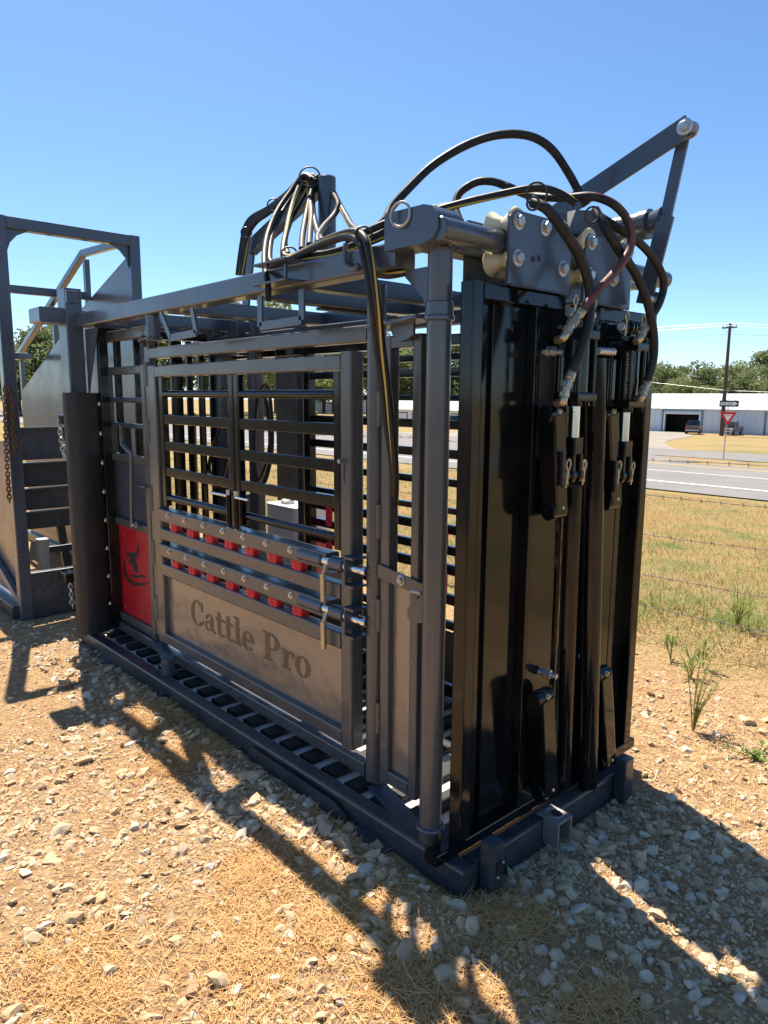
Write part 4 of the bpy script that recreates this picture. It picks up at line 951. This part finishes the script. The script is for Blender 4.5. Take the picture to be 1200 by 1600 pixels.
# utility pole
q = hit(1127, 681); tp = PX(1141, 505, q.x)
pole = thing('utility_pole', 'tall dark wooden utility pole with a short crossarm near the barn', 'utility pole')
MB().sweep([V(q.x, q.y, q.z-.5), V(q.x, tp.y, tp.z)], .25, 14, rad=[.30, .17]).build('pole_shaft', 'wood_pole', pole)
ca = PX(1141, 512, q.x); MB().box(ca.x-.05-.25, ca.x-.18, ca.y-.95, ca.y+.95, ca.z-.09, ca.z+.09).build('crossarm', 'wood_pole', pole)
for dy in (-.85, -.35, .35, .85): MB().lathe((ca.x-.22, ca.y+dy, ca.z+.09), (0, 0, 1), [(0, .04), (.1, .07), (.2, .07), (.3, .03)], 10).build('insulator', 'white_plastic', pole)
for s_ in (-1, 1): MB().tube((ca.x-.22, ca.y+s_*.62, ca.z-.09), (ca.x-.20, ca.y+s_*.12, ca.z-.75), .04, .03).build('arm_brace', 'galv', pole)
for i, (a, b, c, lab) in enumerate((((700, 520), (1141, 505), (1700, 515), 'topmost bright power line over the utility pole'), ((700, 530), (1138, 509), (1700, 520), 'second bright power line below the topmost one'), ((700, 545), (1140, 522), (1700, 530), 'thin dark power line just under the crossarm'), ((760, 560), (1136, 610), (1700, 614), 'sagging pale cable crossing the pole in front of the trees'))):
    A, B, C_ = PX(*a, q.x), PX(*b, q.x), PX(*c, q.x)
    P = [A.lerp(B, t/14)-V(0, 0, math.sin(math.pi*t/14)*.35) for t in range(15)]+[B.lerp(C_, t/14)-V(0, 0, math.sin(math.pi*t/14)*.35) for t in range(1, 15)]
    P = [p+V(-.23, 0, 0) for p in P]
    o = MB().sweep(P, .018 if i < 2 else .014, 5).build('power_line', 'wire_bright' if i != 2 else 'hose'); tag(o, lab, 'power line', 'wires strung along the utility pole')

# ================================================================== barn and far buildings
XB = 106.0
def barn():
    b = thing('metal_barn', 'long white metal barn with an open dark bay and teal trim', 'barn')
    y0, y1 = PX(1330, 680, XB).y, PX(925, 672, XB).y; zb = gz(XB)-.3
    zt = PX(1100, 640, XB).z; zr = zt+2.3; D = 16
    dl, dr = PX(1039, 660, XB).y, PX(1092, 660, XB).y; dt = PX(1060, 647, XB).z
    w_ = MB()
    w_.box(XB, XB+.2, y0, dr, zb, zt, .01); w_.box(XB, XB+.2, dl, y1, zb, zt, .01); w_.box(XB, XB+.2, dr, dl, dt, zt, .01)
    w_.box(XB+D-.2, XB+D, y0, y1, zb, zt, .01)
    for y in (y0, y1-.2): w_.prism([V(XB+.21, y, zb), V(XB+D-.21, y, zb), V(XB+D-.21, y, zt), V(XB+D/2, y, zr-.1), V(XB+.21, y, zt)], (0, .2, 0))
    w_.build('wall', 'barn_wall', b)
    rb = MB(); y = y0
    while y < y1:
        if not (dr-.3 < y < dl+.2): rb.box(XB-.05, XB-.001, y, y+.06, zb, zt, .005)
        y += .9
    rb.build('wall_ribs', 'barn_wall', b)['kind'] = 'stuff'
    r = MB()
    for s_ in (0, 1):
        xa, xb = (XB-.35, XB+D/2) if s_ == 0 else (XB+D+.35, XB+D/2)
        r.prism([V(xa, y0-.3, zt-.05), V(xb, y0-.3, zr), V(xb, y0-.3, zr+.12), V(xa, y0-.3, zt+.07)], (0, y1-y0+.6, 0))
    ro = r.build('roof', 'barn_roof', b, smooth=False)
    rr = MB(); y = y0
    while y < y1: rr.tube((XB-.3, y, zt+.10), (XB+D/2-.1, y, zr+.13), .08, .06); y += 1.2
    rr.build('roof_ribs', 'barn_roof', ro)['kind'] = 'stuff'
    for y in (PX(1035, 660, XB).y, PX(1097, 660, XB).y, PX(1196, 660, XB).y): MB().box(XB-.12, XB-.052, y-.12, y+.12, zb, zt-.1, .01).build('trim', 'barn_trim', b)
    t = MB().box(XB-.12, XB-.052, PX(1097, 660, XB).y+.13, PX(1035, 660, XB).y-.13, zt-.25, zt-.1+.001, .01); t.build('trim', 'barn_trim', b)
    f = MB(); f.box(XB-.1, XB-.06, dr-.25, dr, zb, dt, .01); f.box(XB-.1, XB-.06, dl, dl+.25, zb, dt, .01); f.box(XB-.1, XB-.06, dr-.25, dl+.25, dt, dt+.25, .01); f.build('bay_frame', 'car_white', b)
    MB().box(XB+5, XB+5.1, dr-4, dl+4, zb, zt, .01).build('bay_back', 'barn_dark', b); MB().box(XB+.25, XB+5, dr-4, dl+4, zb+.25, zb+.3, .01).build('bay_floor', 'barn_dark', b)
barn()
def shed(label, pxa, pxb, yb, yt, yr, X_, cat='building'):
    y1, y0 = PX(pxa, yb, X_).y, PX(pxb, yb, X_).y; zb = gz(X_)-.4; zt = PX((pxa+pxb)/2, yt, X_).z; zr = PX((pxa+pxb)/2, yr, X_).z; D = 10
    b = thing('farm_building', label, cat)
    w_ = MB(); w_.box(X_, X_+D, y0, y1, zb, zt, .02); w_.build('wall', 'car_white', b)
    MB().prism([V(X_-.4, y0-.4, zt+.005), V(X_+D/2, y0-.4, zr+.6), V(X_+D+.4, y0-.4, zt+.005)], (0, y1-y0+.8, 0)).build('roof', 'barn_roof', b, smooth=False)
    n = 5
    for i in range(n):
        a = y0+(y1-y0)*(i+.12)/n; c = y0+(y1-y0)*(i+.88)/n
        wn = MB().box(X_-.06, X_-.002, a, c, zb+.9, zt-.5, .01).build('window', 'barn_dark', b)
        MB().box(X_-.08, X_-.061, a+.15, c-.15, zb+1.05, zt-.65, .005).build('pane', 'barn_wall', wn)
shed('white farm building with a row of wide windows seen between the chute posts', 585, 735, 668, 640, 629, 84)
shed('low pale shed far behind the road seen through the left swing window', 432, 560, 640, 627, 622, 150)
# ---- vehicles
def pickup(label, loc, rz, body, tails=True):
    t = thing('pickup_truck', label, 'pickup truck', 'parked vehicles by the far buildings'); t.location = loc; t.rotation_euler.z = rz
    def pp(m, n, mat, par=None): return m.build(n, mat, par or t)
    sidep = [(-2.75, .55), (-2.75, 1.12), (-.55, 1.14), (.55, 1.16), (1.2, 1.14), (2.55, 1.02), (2.72, .85), (2.72, .50), (2.2, .42), (-2.2, .42)]
    pp(MB().prism([V(x, -.92, z) for x, z in sidep], (0, 1.84, 0)), 'body', body)
    cab = MB(); b0 = [(-.62, 1.15), (1.15, 1.15), (.55, 1.86), (-.48, 1.88)]
    cab.prism([V(x, -.80, z) for x, z in b0], (0, 1.60, 0)); co = pp(cab, 'cab', body)
    pp(MB().prism([V(-.645, -.62, 1.22), V(-.645, .62, 1.22), V(-.545, .56, 1.76), V(-.545, -.56, 1.76)], (.02, 0, 0)), 'rear_glass', 'glass_dark', co)
    pp(MB().prism([V(1.135, -.70, 1.20), V(1.135, .70, 1.20), V(.63, .62, 1.79), V(.63, -.62, 1.79)], (.025, 0, .02)), 'windscreen', 'glass_dark', co)
    for s_ in (-1, 1): pp(MB().prism([V(-.5, s_*.806, 1.22), V(.98, s_*.806, 1.22), V(.52, s_*.806, 1.76), V(-.42, s_*.806, 1.78)], (0, s_*.012, 0)), 'side_glass', 'glass_dark', co)
    pp(MB().box(-2.70, -.72, -.75, .75, 1.125, 1.145), 'bed_cover', 'tyre')
    for x in (-1.75, 1.75):
        for s_ in (-1, 1):
            wh = pp(MB().lathe((x, s_*.72, .40), (0, s_, 0), [(0, .36), (.04, .40), (.22, .40), (.25, .36)], 22), 'wheel', 'tyre')
            pp(MB().lathe((x, s_*.965, .40), (0, s_, 0), [(0, .22), (.012, .20)], 16), 'rim', 'car_silver', wh)
    for s_ in (-1, 1): pp(MB().box(-2.79, -2.752, s_*.80-.09, s_*.80+.09, .78, 1.08), 'tail_light', 'tail_red'); pp(MB().box(2.722, 2.75, s_*.72-.14, s_*.72+.14, .72, .9), 'headlight', 'sign_white')
    pp(MB().box(-2.88, -2.80 if False else -2.753, -.88, .88, .50, .68), 'rear_bumper', 'car_silver'); pp(MB().box(2.721, 2.83, -.90, .90, .45, .66), 'front_bumper', 'car_silver')
    for s_ in (-1, 1): pp(MB().box(.85, 1.0, s_*.93-.0, s_*1.12, 1.2, 1.38), 'mirror', body)
    return t
q = hit(1088, 678); pickup('dark pickup backed towards the road in front of the open barn bay', (q.x-1, q.y, gz(q.x-1)+.03), math.radians(22), 'car_dark')
q = hit(1132, 680); pickup('dark pickup half hidden behind the utility pole and yield sign', (q.x+2.0, q.y, gz(q.x+2)+.03), math.radians(188), 'car_dark')
q = PX(486, 640, 120); pickup('white pickup seen far off through the right swing window', (120, q.y, gz(120)+.03), math.radians(80), 'car_white')
q = PX(716, 665, 80); pickup('dark vehicle beside the white farm building seen past the headgate', (78, q.y-1, gz(78)+.03), math.radians(60), 'car_dark')

# ================================================================== trees
def crown_mesh(seed, n=4200, leaf=.24):
    r = np.random.default_rng(seed); cl = []
    nb = 26
    for k in range(nb):
        a = r.uniform(0, 2*np.pi); h = r.uniform(.28, 1.0); rad = (.42*np.sin(np.pi*min(1, max(0, (h-.18)/.86))**.8)+.05)*r.uniform(.5, 1.05)
        cl.append((rad*np.cos(a), rad*np.sin(a), h, r.uniform(.09, .17)))
    cl = np.array(cl); idx = r.integers(0, nb, n); d = r.normal(size=(n, 3)); d /= np.linalg.norm(d, axis=1)[:, None]
    rr = r.uniform(.55, 1.05, n)[:, None]
    c = cl[idx, :3]+d*rr*cl[idx, 3:4]*np.array([1.15, 1.15, .85])
    nrm = d+r.normal(size=(n, 3))*.55; nrm /= np.linalg.norm(nrm, axis=1)[:, None]
    u = np.cross(nrm, r.normal(size=(n, 3))); u /= np.linalg.norm(u, axis=1)[:, None]; v = np.cross(nrm, u)
    s = leaf*.1*r.uniform(.55, 1.2, n)[:, None]
    P = np.stack([c-u*s, c-v*s*.6+nrm*s*.2, c+u*s, c+v*s*.6+nrm*s*.2], 1).reshape(-1, 3)
    return P, np.arange(4*n).reshape(-1, 4)
variants = []
for sd_ in range(5):
    P, f = crown_mesh(100+sd_); o = np_mesh('crown', P, f, 'foliage', False); variants.append(o.data); bpy.data.objects.remove(o)
trunk_me = []
for sd_ in range(2):
    r_ = random.Random(sd_); m = MB(); m.sweep(spline([V(0, 0, -.03), V(.006, .004, .2), V(-.004, .01, .45), V(.01, 0, .7)], 4), .02, 8, rad=[.028-.0016*i for i in range(13)])
    for k in range(6):
        an = r_.uniform(0, 6.28); h = r_.uniform(.25, .55); m.sweep(spline([V(0, 0, h), V(.1*math.cos(an), .1*math.sin(an), h+.08), V(.26*math.cos(an), .26*math.sin(an), h+.22)], 4), .008, 6, rad=[.012-.001*i for i in range(9)])
    o = m.build('trunk', 'bark'); trunk_me.append(o.data); bpy.data.objects.remove(o)
def tree(px, ytop, X_, wide, i, label):
    q = PX(px, ytop, X_); zb = gz(X_)-.2; h = max(3.0, (q.z-zb)*1.07)
    t = thing('oak_tree', TL[(px, ytop)], 'tree', 'trees along the far side of the road', (X_, q.y, zb)); t.scale = (h*wide, h*wide, h); t.rotation_euler.z = i*2.1
    o = bpy.data.objects.new('trunk', trunk_me[i % 2]); COL.objects.link(o); o.parent = t
    o = bpy.data.objects.new('crown', variants[i % 5]); COL.objects.link(o); o.parent = t
i = 0
T1 = [(1000, 590, 140), (1024, 584, 150), (1048, 578, 143), (1070, 585, 156), (1098, 580, 138), (1122, 586, 150), (1150, 580, 141), (1176, 573, 155), (1203, 564, 146), (1232, 570, 139), (1012, 602, 136), (1060, 602, 136), (1090, 604, 137), (1136, 602, 136), (1165, 596, 136), (1195, 588, 136)]
T2 = [(430, 520, 130), (470, 532, 150), (505, 538, 140), (540, 542, 150), (585, 528, 125), (622, 540, 138), (660, 535, 130), (700, 545, 134), (735, 552, 140), (395, 520, 120), (355, 500, 100), (312, 515, 90), (270, 518, 80), (228, 526, 72), (410, 488, 92), (575, 556, 128), (646, 566, 128), (520, 566, 138), (455, 562, 138)]
T3 = [(-40, 530, 22), (0, 548, 26), (25, 545, 30), (52, 532, 32), (80, 528, 36), (108, 522, 42), (140, 520, 48), (180, 528, 58)]
ORT = ['first', 'second', 'third', 'fourth', 'fifth', 'sixth', 'seventh', 'eighth', 'ninth', 'tenth', 'eleventh', 'twelfth', 'thirteenth', 'fourteenth', 'fifteenth', 'sixteenth', 'seventeenth', 'eighteenth', 'nineteenth']
TL = {}
for T, wh in ((T1, 'above the barn roof'), (T2, 'seen through the chute'), (T3, 'behind the alley at the left edge')):
    for j, k in enumerate(sorted(T)): TL[k[:2]] = 'tree %s from the left in the tree line %s' % (ORT[j], wh)
for T in (T1, T2, T3):
    for px, yt, X_ in T: tree(px, yt, X_, 1.02+.12*(i % 3), i, ''); i += 1

# ================================================================== gravel, stones, straw, grass, weeds
ICO = None
def ico():
    p = (1+5**.5)/2
    v = np.array([(-1, p, 0), (1, p, 0), (-1, -p, 0), (1, -p, 0), (0, -1, p), (0, 1, p), (0, -1, -p), (0, 1, -p), (p, 0, -1), (p, 0, 1), (-p, 0, -1), (-p, 0, 1)], float); v /= np.linalg.norm(v[0])
    f = np.array([(0, 11, 5), (0, 5, 1), (0, 1, 7), (0, 7, 10), (0, 10, 11), (1, 5, 9), (5, 11, 4), (11, 10, 2), (10, 7, 6), (7, 1, 8), (3, 9, 4), (3, 4, 2), (3, 2, 6), (3, 6, 8), (3, 8, 9), (4, 9, 5), (2, 4, 11), (6, 2, 10), (8, 6, 7), (9, 8, 1)])
    return v, f
IV, IF = ico()
def in_chute(x, y): return (x > -.03) & (x < 1.06) & (y > -.0) & (y < 3.25)
def patch(x, y, lst):
    w_ = np.zeros_like(x)
    for cx, cy, rx, ry in lst: w_ = np.maximum(w_, np.exp(-(((x-cx)/rx)**2+((y-cy)/ry)**2)))
    return w_
def G(px, py): p = PZ(px, py, 0); return p.x, p.y
def vnoise(x, y, s, seed):
    r = np.random.default_rng(seed); g = r.random((64, 64)); X = x*s+100; Y = y*s+100
    xi = np.floor(X).astype(int); yi = np.floor(Y).astype(int); fx = X-xi; fy = Y-yi; fx = fx*fx*(3-2*fx); fy = fy*fy*(3-2*fy)
    a = g[xi % 64, yi % 64]; b = g[(xi+1) % 64, yi % 64]; c = g[xi % 64, (yi+1) % 64]; d = g[(xi+1) % 64, (yi+1) % 64]
    return (a*(1-fx)+b*fx)*(1-fy)+(c*(1-fx)+d*fx)*fy
STRAW = [(*G(300, 1480), .32, .26), (*G(120, 1560), .25, .2), (*G(420, 1360), .22, .14), (*G(540, 1430), .18, .12), (*G(740, 1405), .12, .08), (*G(825, 1435), .13, .08), (*G(930, 1585), .12, .08), (*G(240, 1130), .16, .25), (*G(300, 1180), .2, .16), (*G(430, 1120), .07, .35), (*G(640, 1540), .16, .12), (*G(700, 1580), .14, .1)]
def scatter_rocks(n, xr, yr_, smin, smax, pw, name, seed, dens=None):
    r = np.random.default_rng(seed)
    x = r.uniform(*xr, n); y = r.uniform(*yr_, n)
    keep = ~in_chute(x, y)
    if dens is not None: keep &= r.random(n) < dens(x, y)
    x, y = x[keep], y[keep]; n = len(x)
    s = smin*(smax/smin)**(r.random(n)**pw)
    ang = r.uniform(0, 2*np.pi, n); sc = np.stack([r.uniform(.8, 1.35, n), r.uniform(.6, 1.0, n), r.uniform(.40, .75, n)], 1)
    v = IV[None]*(1+r.uniform(-.28, .28, (n, 12, 1)))*sc[:, None]*s[:, None, None]
    tilt = r.normal(0, .35, (n, 2)); v[:, :, 2] += v[:, :, 0]*tilt[:, :1]+v[:, :, 1]*tilt[:, 1:]
    c, s_ = np.cos(ang)[:, None], np.sin(ang)[:, None]
    X = v[:, :, 0]*c-v[:, :, 1]*s_+x[:, None]; Y = v[:, :, 0]*s_+v[:, :, 1]*c+y[:, None]
    zb = np.interp(x, TX, TZ)+ground_bump(x, y)*np.clip(1-np.hypot(x-.2, y-.3)/9, 0, 1)
    Z = v[:, :, 2]+(zb+s*.02)[:, None]
    P = np.stack([X, Y, Z], -1).reshape(-1, 3)
    f = (IF[None]+12*np.arange(n)[:, None, None]).reshape(-1, 3)
    o = np_mesh(name, P, f, 'gravel', False); o['kind'] = 'stuff'
    o['label'] = {'gravel': 'pale tan crushed gravel spread round the chute', 'pebbles': 'fine tan pebbles and chips covering the yard', 'chaff_stones': 'tiny stones lying in the headgate channel'}[name]; o['category'] = 'gravel'
    return o
def dg(x, y):
    near = 1/(1+((np.hypot(x+1.0, y+.2))/2.6)**4)
    nz = vnoise(x, y, 2.2, 3); st = patch(x, y, STRAW)
    right = np.clip((2.6-x)/1.6, .06, 1)
    return np.clip((.10+.98*nz)*(.30+.7*near)*(1-.82*st)*right, 0, 1)
scatter_rocks(62000, (-2.0, 2.6), (-1.2, 5.0), .005, .028, 2.1, 'gravel', 11, dg)
scatter_rocks(105000, (-1.9, 2.2), (-1.15, 3.2), .0026, .008, 1.2, 'pebbles', 12, lambda x, y: np.clip(dg(x, y)*1.5, 0, 1))
# coarser rubble banked beside the base rail and in front of it
def dbank(x, y): return np.clip(np.exp(-((x+.22)/.20)**2)*(y > -.2)*(y < 3.2)+np.exp(-((y+.20)/.28)**2)*(x > -.3)*(x < 1.0)*.9, 0, 1)*(1-.5*patch(x, y, STRAW))
g_ = scatter_rocks(4200, (-.7, 1.2), (-.9, 3.0), .009, .034, 1.5, 'gravel', 13, dbank); g_['label'] = 'coarser grey rubble banked along the chute base'
# the larger loose stones, one by one
def stone_mesh(seed):
    r = np.random.default_rng(seed)
    v, f = IV.copy(), IF
    ed = {}; vs = list(v); nf_ = []
    def mid(a, b):
        k = (min(a, b), max(a, b))
        if k not in ed: m_ = vs[a]+vs[b]; vs.append(m_/np.linalg.norm(m_)); ed[k] = len(vs)-1
        return ed[k]
    for a, b, c in f:
        x, y, z = mid(a, b), mid(b, c), mid(c, a); nf_ += [(a, x, z), (b, y, x), (c, z, y), (x, y, z)]
    v = np.array(vs)
    for k in range(9):
        d = r.normal(size=3); d /= np.linalg.norm(d); h = r.uniform(.45, .8); dd = v@d; v = v-np.clip(dd-h, 0, None)[:, None]*d
    v *= 1+r.normal(0, .03, (len(v), 1)); v *= np.array([1.25, .9, .62]); return v, np.array(nf_)
smesh = []
for k in range(6):
    v, f = stone_mesh(50+k); o = np_mesh('stone', v, f, 'gravel', False); smesh.append(o.data); bpy.data.objects.remove(o)
big = [(432, 1453, 24), (453, 1430, 22), (170, 1515, 30), (715, 1500, 26), (584, 1435, 22), (585, 1470, 26), (635, 1480, 32), (690, 1520, 30), (727, 1562, 28), (715, 1415, 22), (548, 1460, 18), (1020, 1325, 22), (1065, 1348, 14), (930, 1475, 26), (970, 1430, 22), (880, 1385, 24), (900, 1290, 26), (950, 1280, 26), (1170, 1320, 18), (1170, 1130, 16), (590, 1318, 26), (535, 1320, 22), (510, 1300, 30), (400, 1215, 22), (330, 1130, 22), (385, 1215, 20), (300, 1540, 26), (345, 1525, 30), (70, 1450, 20), (110, 1440, 26), (55, 1470, 20), (20, 1585, 24), (210, 1290, 20), (95, 1300, 22), (130, 1185, 20), (240, 1220, 16), (455, 1545, 20), (1010, 1560, 20), (500, 1540, 22), (60, 1225, 20)]
rs_ = random.Random(4)
ORD = ['first', 'second', 'third', 'fourth', 'fifth', 'sixth', 'seventh', 'eighth', 'ninth', 'tenth', 'eleventh', 'twelfth', 'thirteenth', 'fourteenth', 'fifteenth', 'sixteenth', 'seventeenth', 'eighteenth', 'nineteenth', 'twentieth']
STL = {}
def region(px, py):
    if px < 480 and py >= 1400: return 'in the straw strewn gravel at the bottom left'
    if px < 480: return 'on the sunlit gravel beside the long base rail'
    if px < 760: return 'in the gravel in front of the near base corner'
    if py >= 1400: return 'in the shade at the bottom right'
    return 'on the soil in front of the headgate'
for rg in sorted({region(a, b) for a, b, c in big}):
    for j, k in enumerate(sorted([k for k in big if region(k[0], k[1]) == rg])): STL[k] = '%s larger stone from the left %s' % (ORD[j], rg)
for k, (px, py, sz) in enumerate(big):
    p = PZ(px, py, .01); dep = (Vector(CAM)-p).length; s_ = sz/1125*dep*.60
    o = bpy.data.objects.new('loose_stone', smesh[k % 6]); COL.objects.link(o)
    bz = float(ground_bump(np.array([p.x]), np.array([p.y]))[0])
    o.location = (p.x, p.y, bz+s_*.18); o.scale = (s_, s_, s_*rs_.uniform(.8, 1.15)); o.rotation_euler = (rs_.uniform(-.3, .3), rs_.uniform(-.3, .3), rs_.uniform(0, 6.28))
    tag(o, STL[(px, py, sz)], 'stone', 'larger stones on the gravel')
def blades(n, gen, lmin, lmax, wd, lift, mat, name, label, cat, seed, droop=.5):
    r = np.random.default_rng(seed); x, y = gen(r, n); k = ~in_chute(x, y); x, y = x[k], y[k]; n = len(x)
    L_ = r.uniform(lmin, lmax, n)*r.uniform(.4, 1, n); a = r.uniform(0, 2*np.pi, n); e = r.uniform(*lift, n); w_ = wd*r.uniform(.6, 1.3, n)
    dx, dy = np.cos(a)*np.cos(e), np.sin(a)*np.cos(e); dz = np.sin(e)
    b = np.stack([x, y, np.interp(x, TX, TZ)+ground_bump(x, y)*np.clip(1-np.hypot(x-.2, y-.3)/9, 0, 1)+r.uniform(0.0, .012, n)], 1); d = np.stack([dx, dy, dz], 1)
    side = np.stack([-np.sin(a), np.cos(a), r.normal(0, .3, n)], 1)*w_[:, None]
    cv = r.normal(0, .22, n)[:, None]*np.stack([-np.sin(a), np.cos(a), np.zeros(n)], 1)
    mid = b+d*(L_*.5)[:, None]+cv*L_[:, None]*.3; tip = b+d*L_[:, None]+cv*L_[:, None]; tip[:, 2] -= droop*L_*np.sin(e)*.6
    mid[:, 2] = np.maximum(mid[:, 2], b[:, 2]+.002); tip[:, 2] = np.maximum(tip[:, 2], b[:, 2]+.001)
    P = np.stack([b-side, b+side, mid+side*.9, mid-side*.9, tip+side*.35, tip-side*.35], 1).reshape(-1, 3)
    f = (np.array([[0, 1, 2, 3], [3, 2, 4, 5]])[None]+6*np.arange(n)[:, None, None]).reshape(-1, 4)
    o = np_mesh(name, P, f, mat, False); o['kind'] = 'stuff'; o['label'] = label; o['category'] = cat; return o
def gen_straw(r, n):
    m = n*8; x = r.uniform(-2.0, 1.3, m); y = r.uniform(-1.1, 2.2, m)
    w_ = patch(x, y, STRAW)*np.clip((vnoise(x, y, 5, 9)-.20)*2.4, .10, 1)+.02*vnoise(x, y, 1.5, 5); k = r.random(m) < w_; return x[k][:n], y[k][:n]
blades(56000, gen_straw, .02, .11, .0010, (.0, .35), 'straw', 'dry_straw', 'golden dry straw lying in patches on the gravel', 'straw', 21)
def gen_dirt(r, n):
    x = r.uniform(1.05, 3.4, n); y = r.uniform(-1.0, 4.5, n); k = r.random(n) < .25+.8*vnoise(x, y, 3, 4); return x[k], y[k]
blades(26000, gen_dirt, .02, .10, .0012, (.0, .30), 'straw', 'dead_stems', 'broken dead stems strewn over the bare soil by the fence', 'straw', 22)
def gen_field(r, n):
    x = 2.7+r.random(n)**1.6*11.5; y = r.uniform(-2, 14, n); k = r.random(n) < np.clip((x-2.5)/.9, 0, 1); return x[k], y[k]
blades(120000, gen_field, .04, .13, .0022, (.3, 1.4), 'drygrass', 'dry_grass', 'short golden dry grass of the field past the fence', 'grass', 23)
def gen_green(r, n):
    c = [(*G(1010, 945), .45, .25), (*G(1150, 965), .25, .18), (*G(1060, 955), .6, .4), (4.2, 1.0, .9, .8), (4.6, 2.4, .7, .6), (6.2, 2.4, .9, .8), (5.2, 1.1, .9, .5), (3.4, 2.9, .6, .7), (7.5, 2.0, 1.0, 1.0)]
    i_ = r.integers(0, len(c), n); c = np.array(c)[i_]; return c[:, 0]+r.normal(size=n)*c[:, 2]*.6, c[:, 1]+r.normal(size=n)*c[:, 3]*.6
blades(3600, gen_green, .04, .15, .0025, (.4, 1.4), 'greenweed', 'green_grass', 'green grass tufts sprouting under the fence wires', 'grass', 24)
# weeds
def weed(px, py, h, nst, label, spread=.35, leafn=16, lw=.006, ll=.04, seed=0, lean=(0, 0)):
    r = random.Random(seed); p = PZ(px, py, 0); t = thing('weed', label, 'weed', 'green weeds on the bare soil', (p.x, p.y, 0))
    for k in range(nst):
        an = r.uniform(0, 6.28); sp = r.uniform(.05, spread)*h; hh = h*r.uniform(.55, 1)
        P = spline([V(0, 0, -.01), V(.35*sp*math.cos(an)+lean[0]*.3, .35*sp*math.sin(an)+lean[1]*.3, hh*.5), V(sp*math.cos(an)+lean[0], sp*math.sin(an)+lean[1], hh)], 6)
        MB().sweep(P, .002, 6, rad=[.0032-.00018*i for i in range(len(P))]).build('stem', 'straw' if r.random() < .35 else 'greenweed', t)
        m = MB()
        for j in range(leafn):
            f = r.uniform(.35, 1); c = P[int(f*(len(P)-1))]; a = r.uniform(0, 6.28); e = r.uniform(.2, 1.2); L_ = ll*r.uniform(.5, 1.2)
            d = V(math.cos(a)*math.cos(e), math.sin(a)*math.cos(e), math.sin(e)); s_ = V(-math.sin(a), math.cos(a), 0)*lw*.5
            m.add([c-s_*.3, c+d*L_*.5-s_+V(0, 0, .003), c+d*L_, c+d*L_*.5+s_+V(0, 0, .003), c+s_*.3], [(0, 1, 2, 3, 4)])
        m.build('leaf_spray', 'greenweed', t, smooth=False)['kind'] = 'stuff'
weed(1082, 1145, .36, 14, 'tall spindly green weed growing on bare soil right of the headgate', .30, 34, .004, .022, 1, (.06, -.03))
weed(1078, 1058, .15, 7, 'small bright green tuft behind the tall weed', .9, 6, .010, .09, 2)
weed(1048, 1030, .13, 4, 'single leaning green sprout left of the small tuft', .6, 5, .012, .10, 3)
weed(1152, 975, .22, 10, 'pale silvery green clump under the lowest fence wire', 1.0, 8, .008, .12, 4)
weed(1180, 1190, .06, 9, 'low dark green creeping weed at the right edge', 2.4, 10, .010, .03, 5)
weed(1098, 1040, .16, 3, 'upright green sprout above the small tuft', .4, 5, .014, .10, 6)
print('objects', len(bpy.data.objects), 'tris', sum(len(p.vertices)-2 for o in bpy.data.objects if o.type == 'MESH' for p in []) )
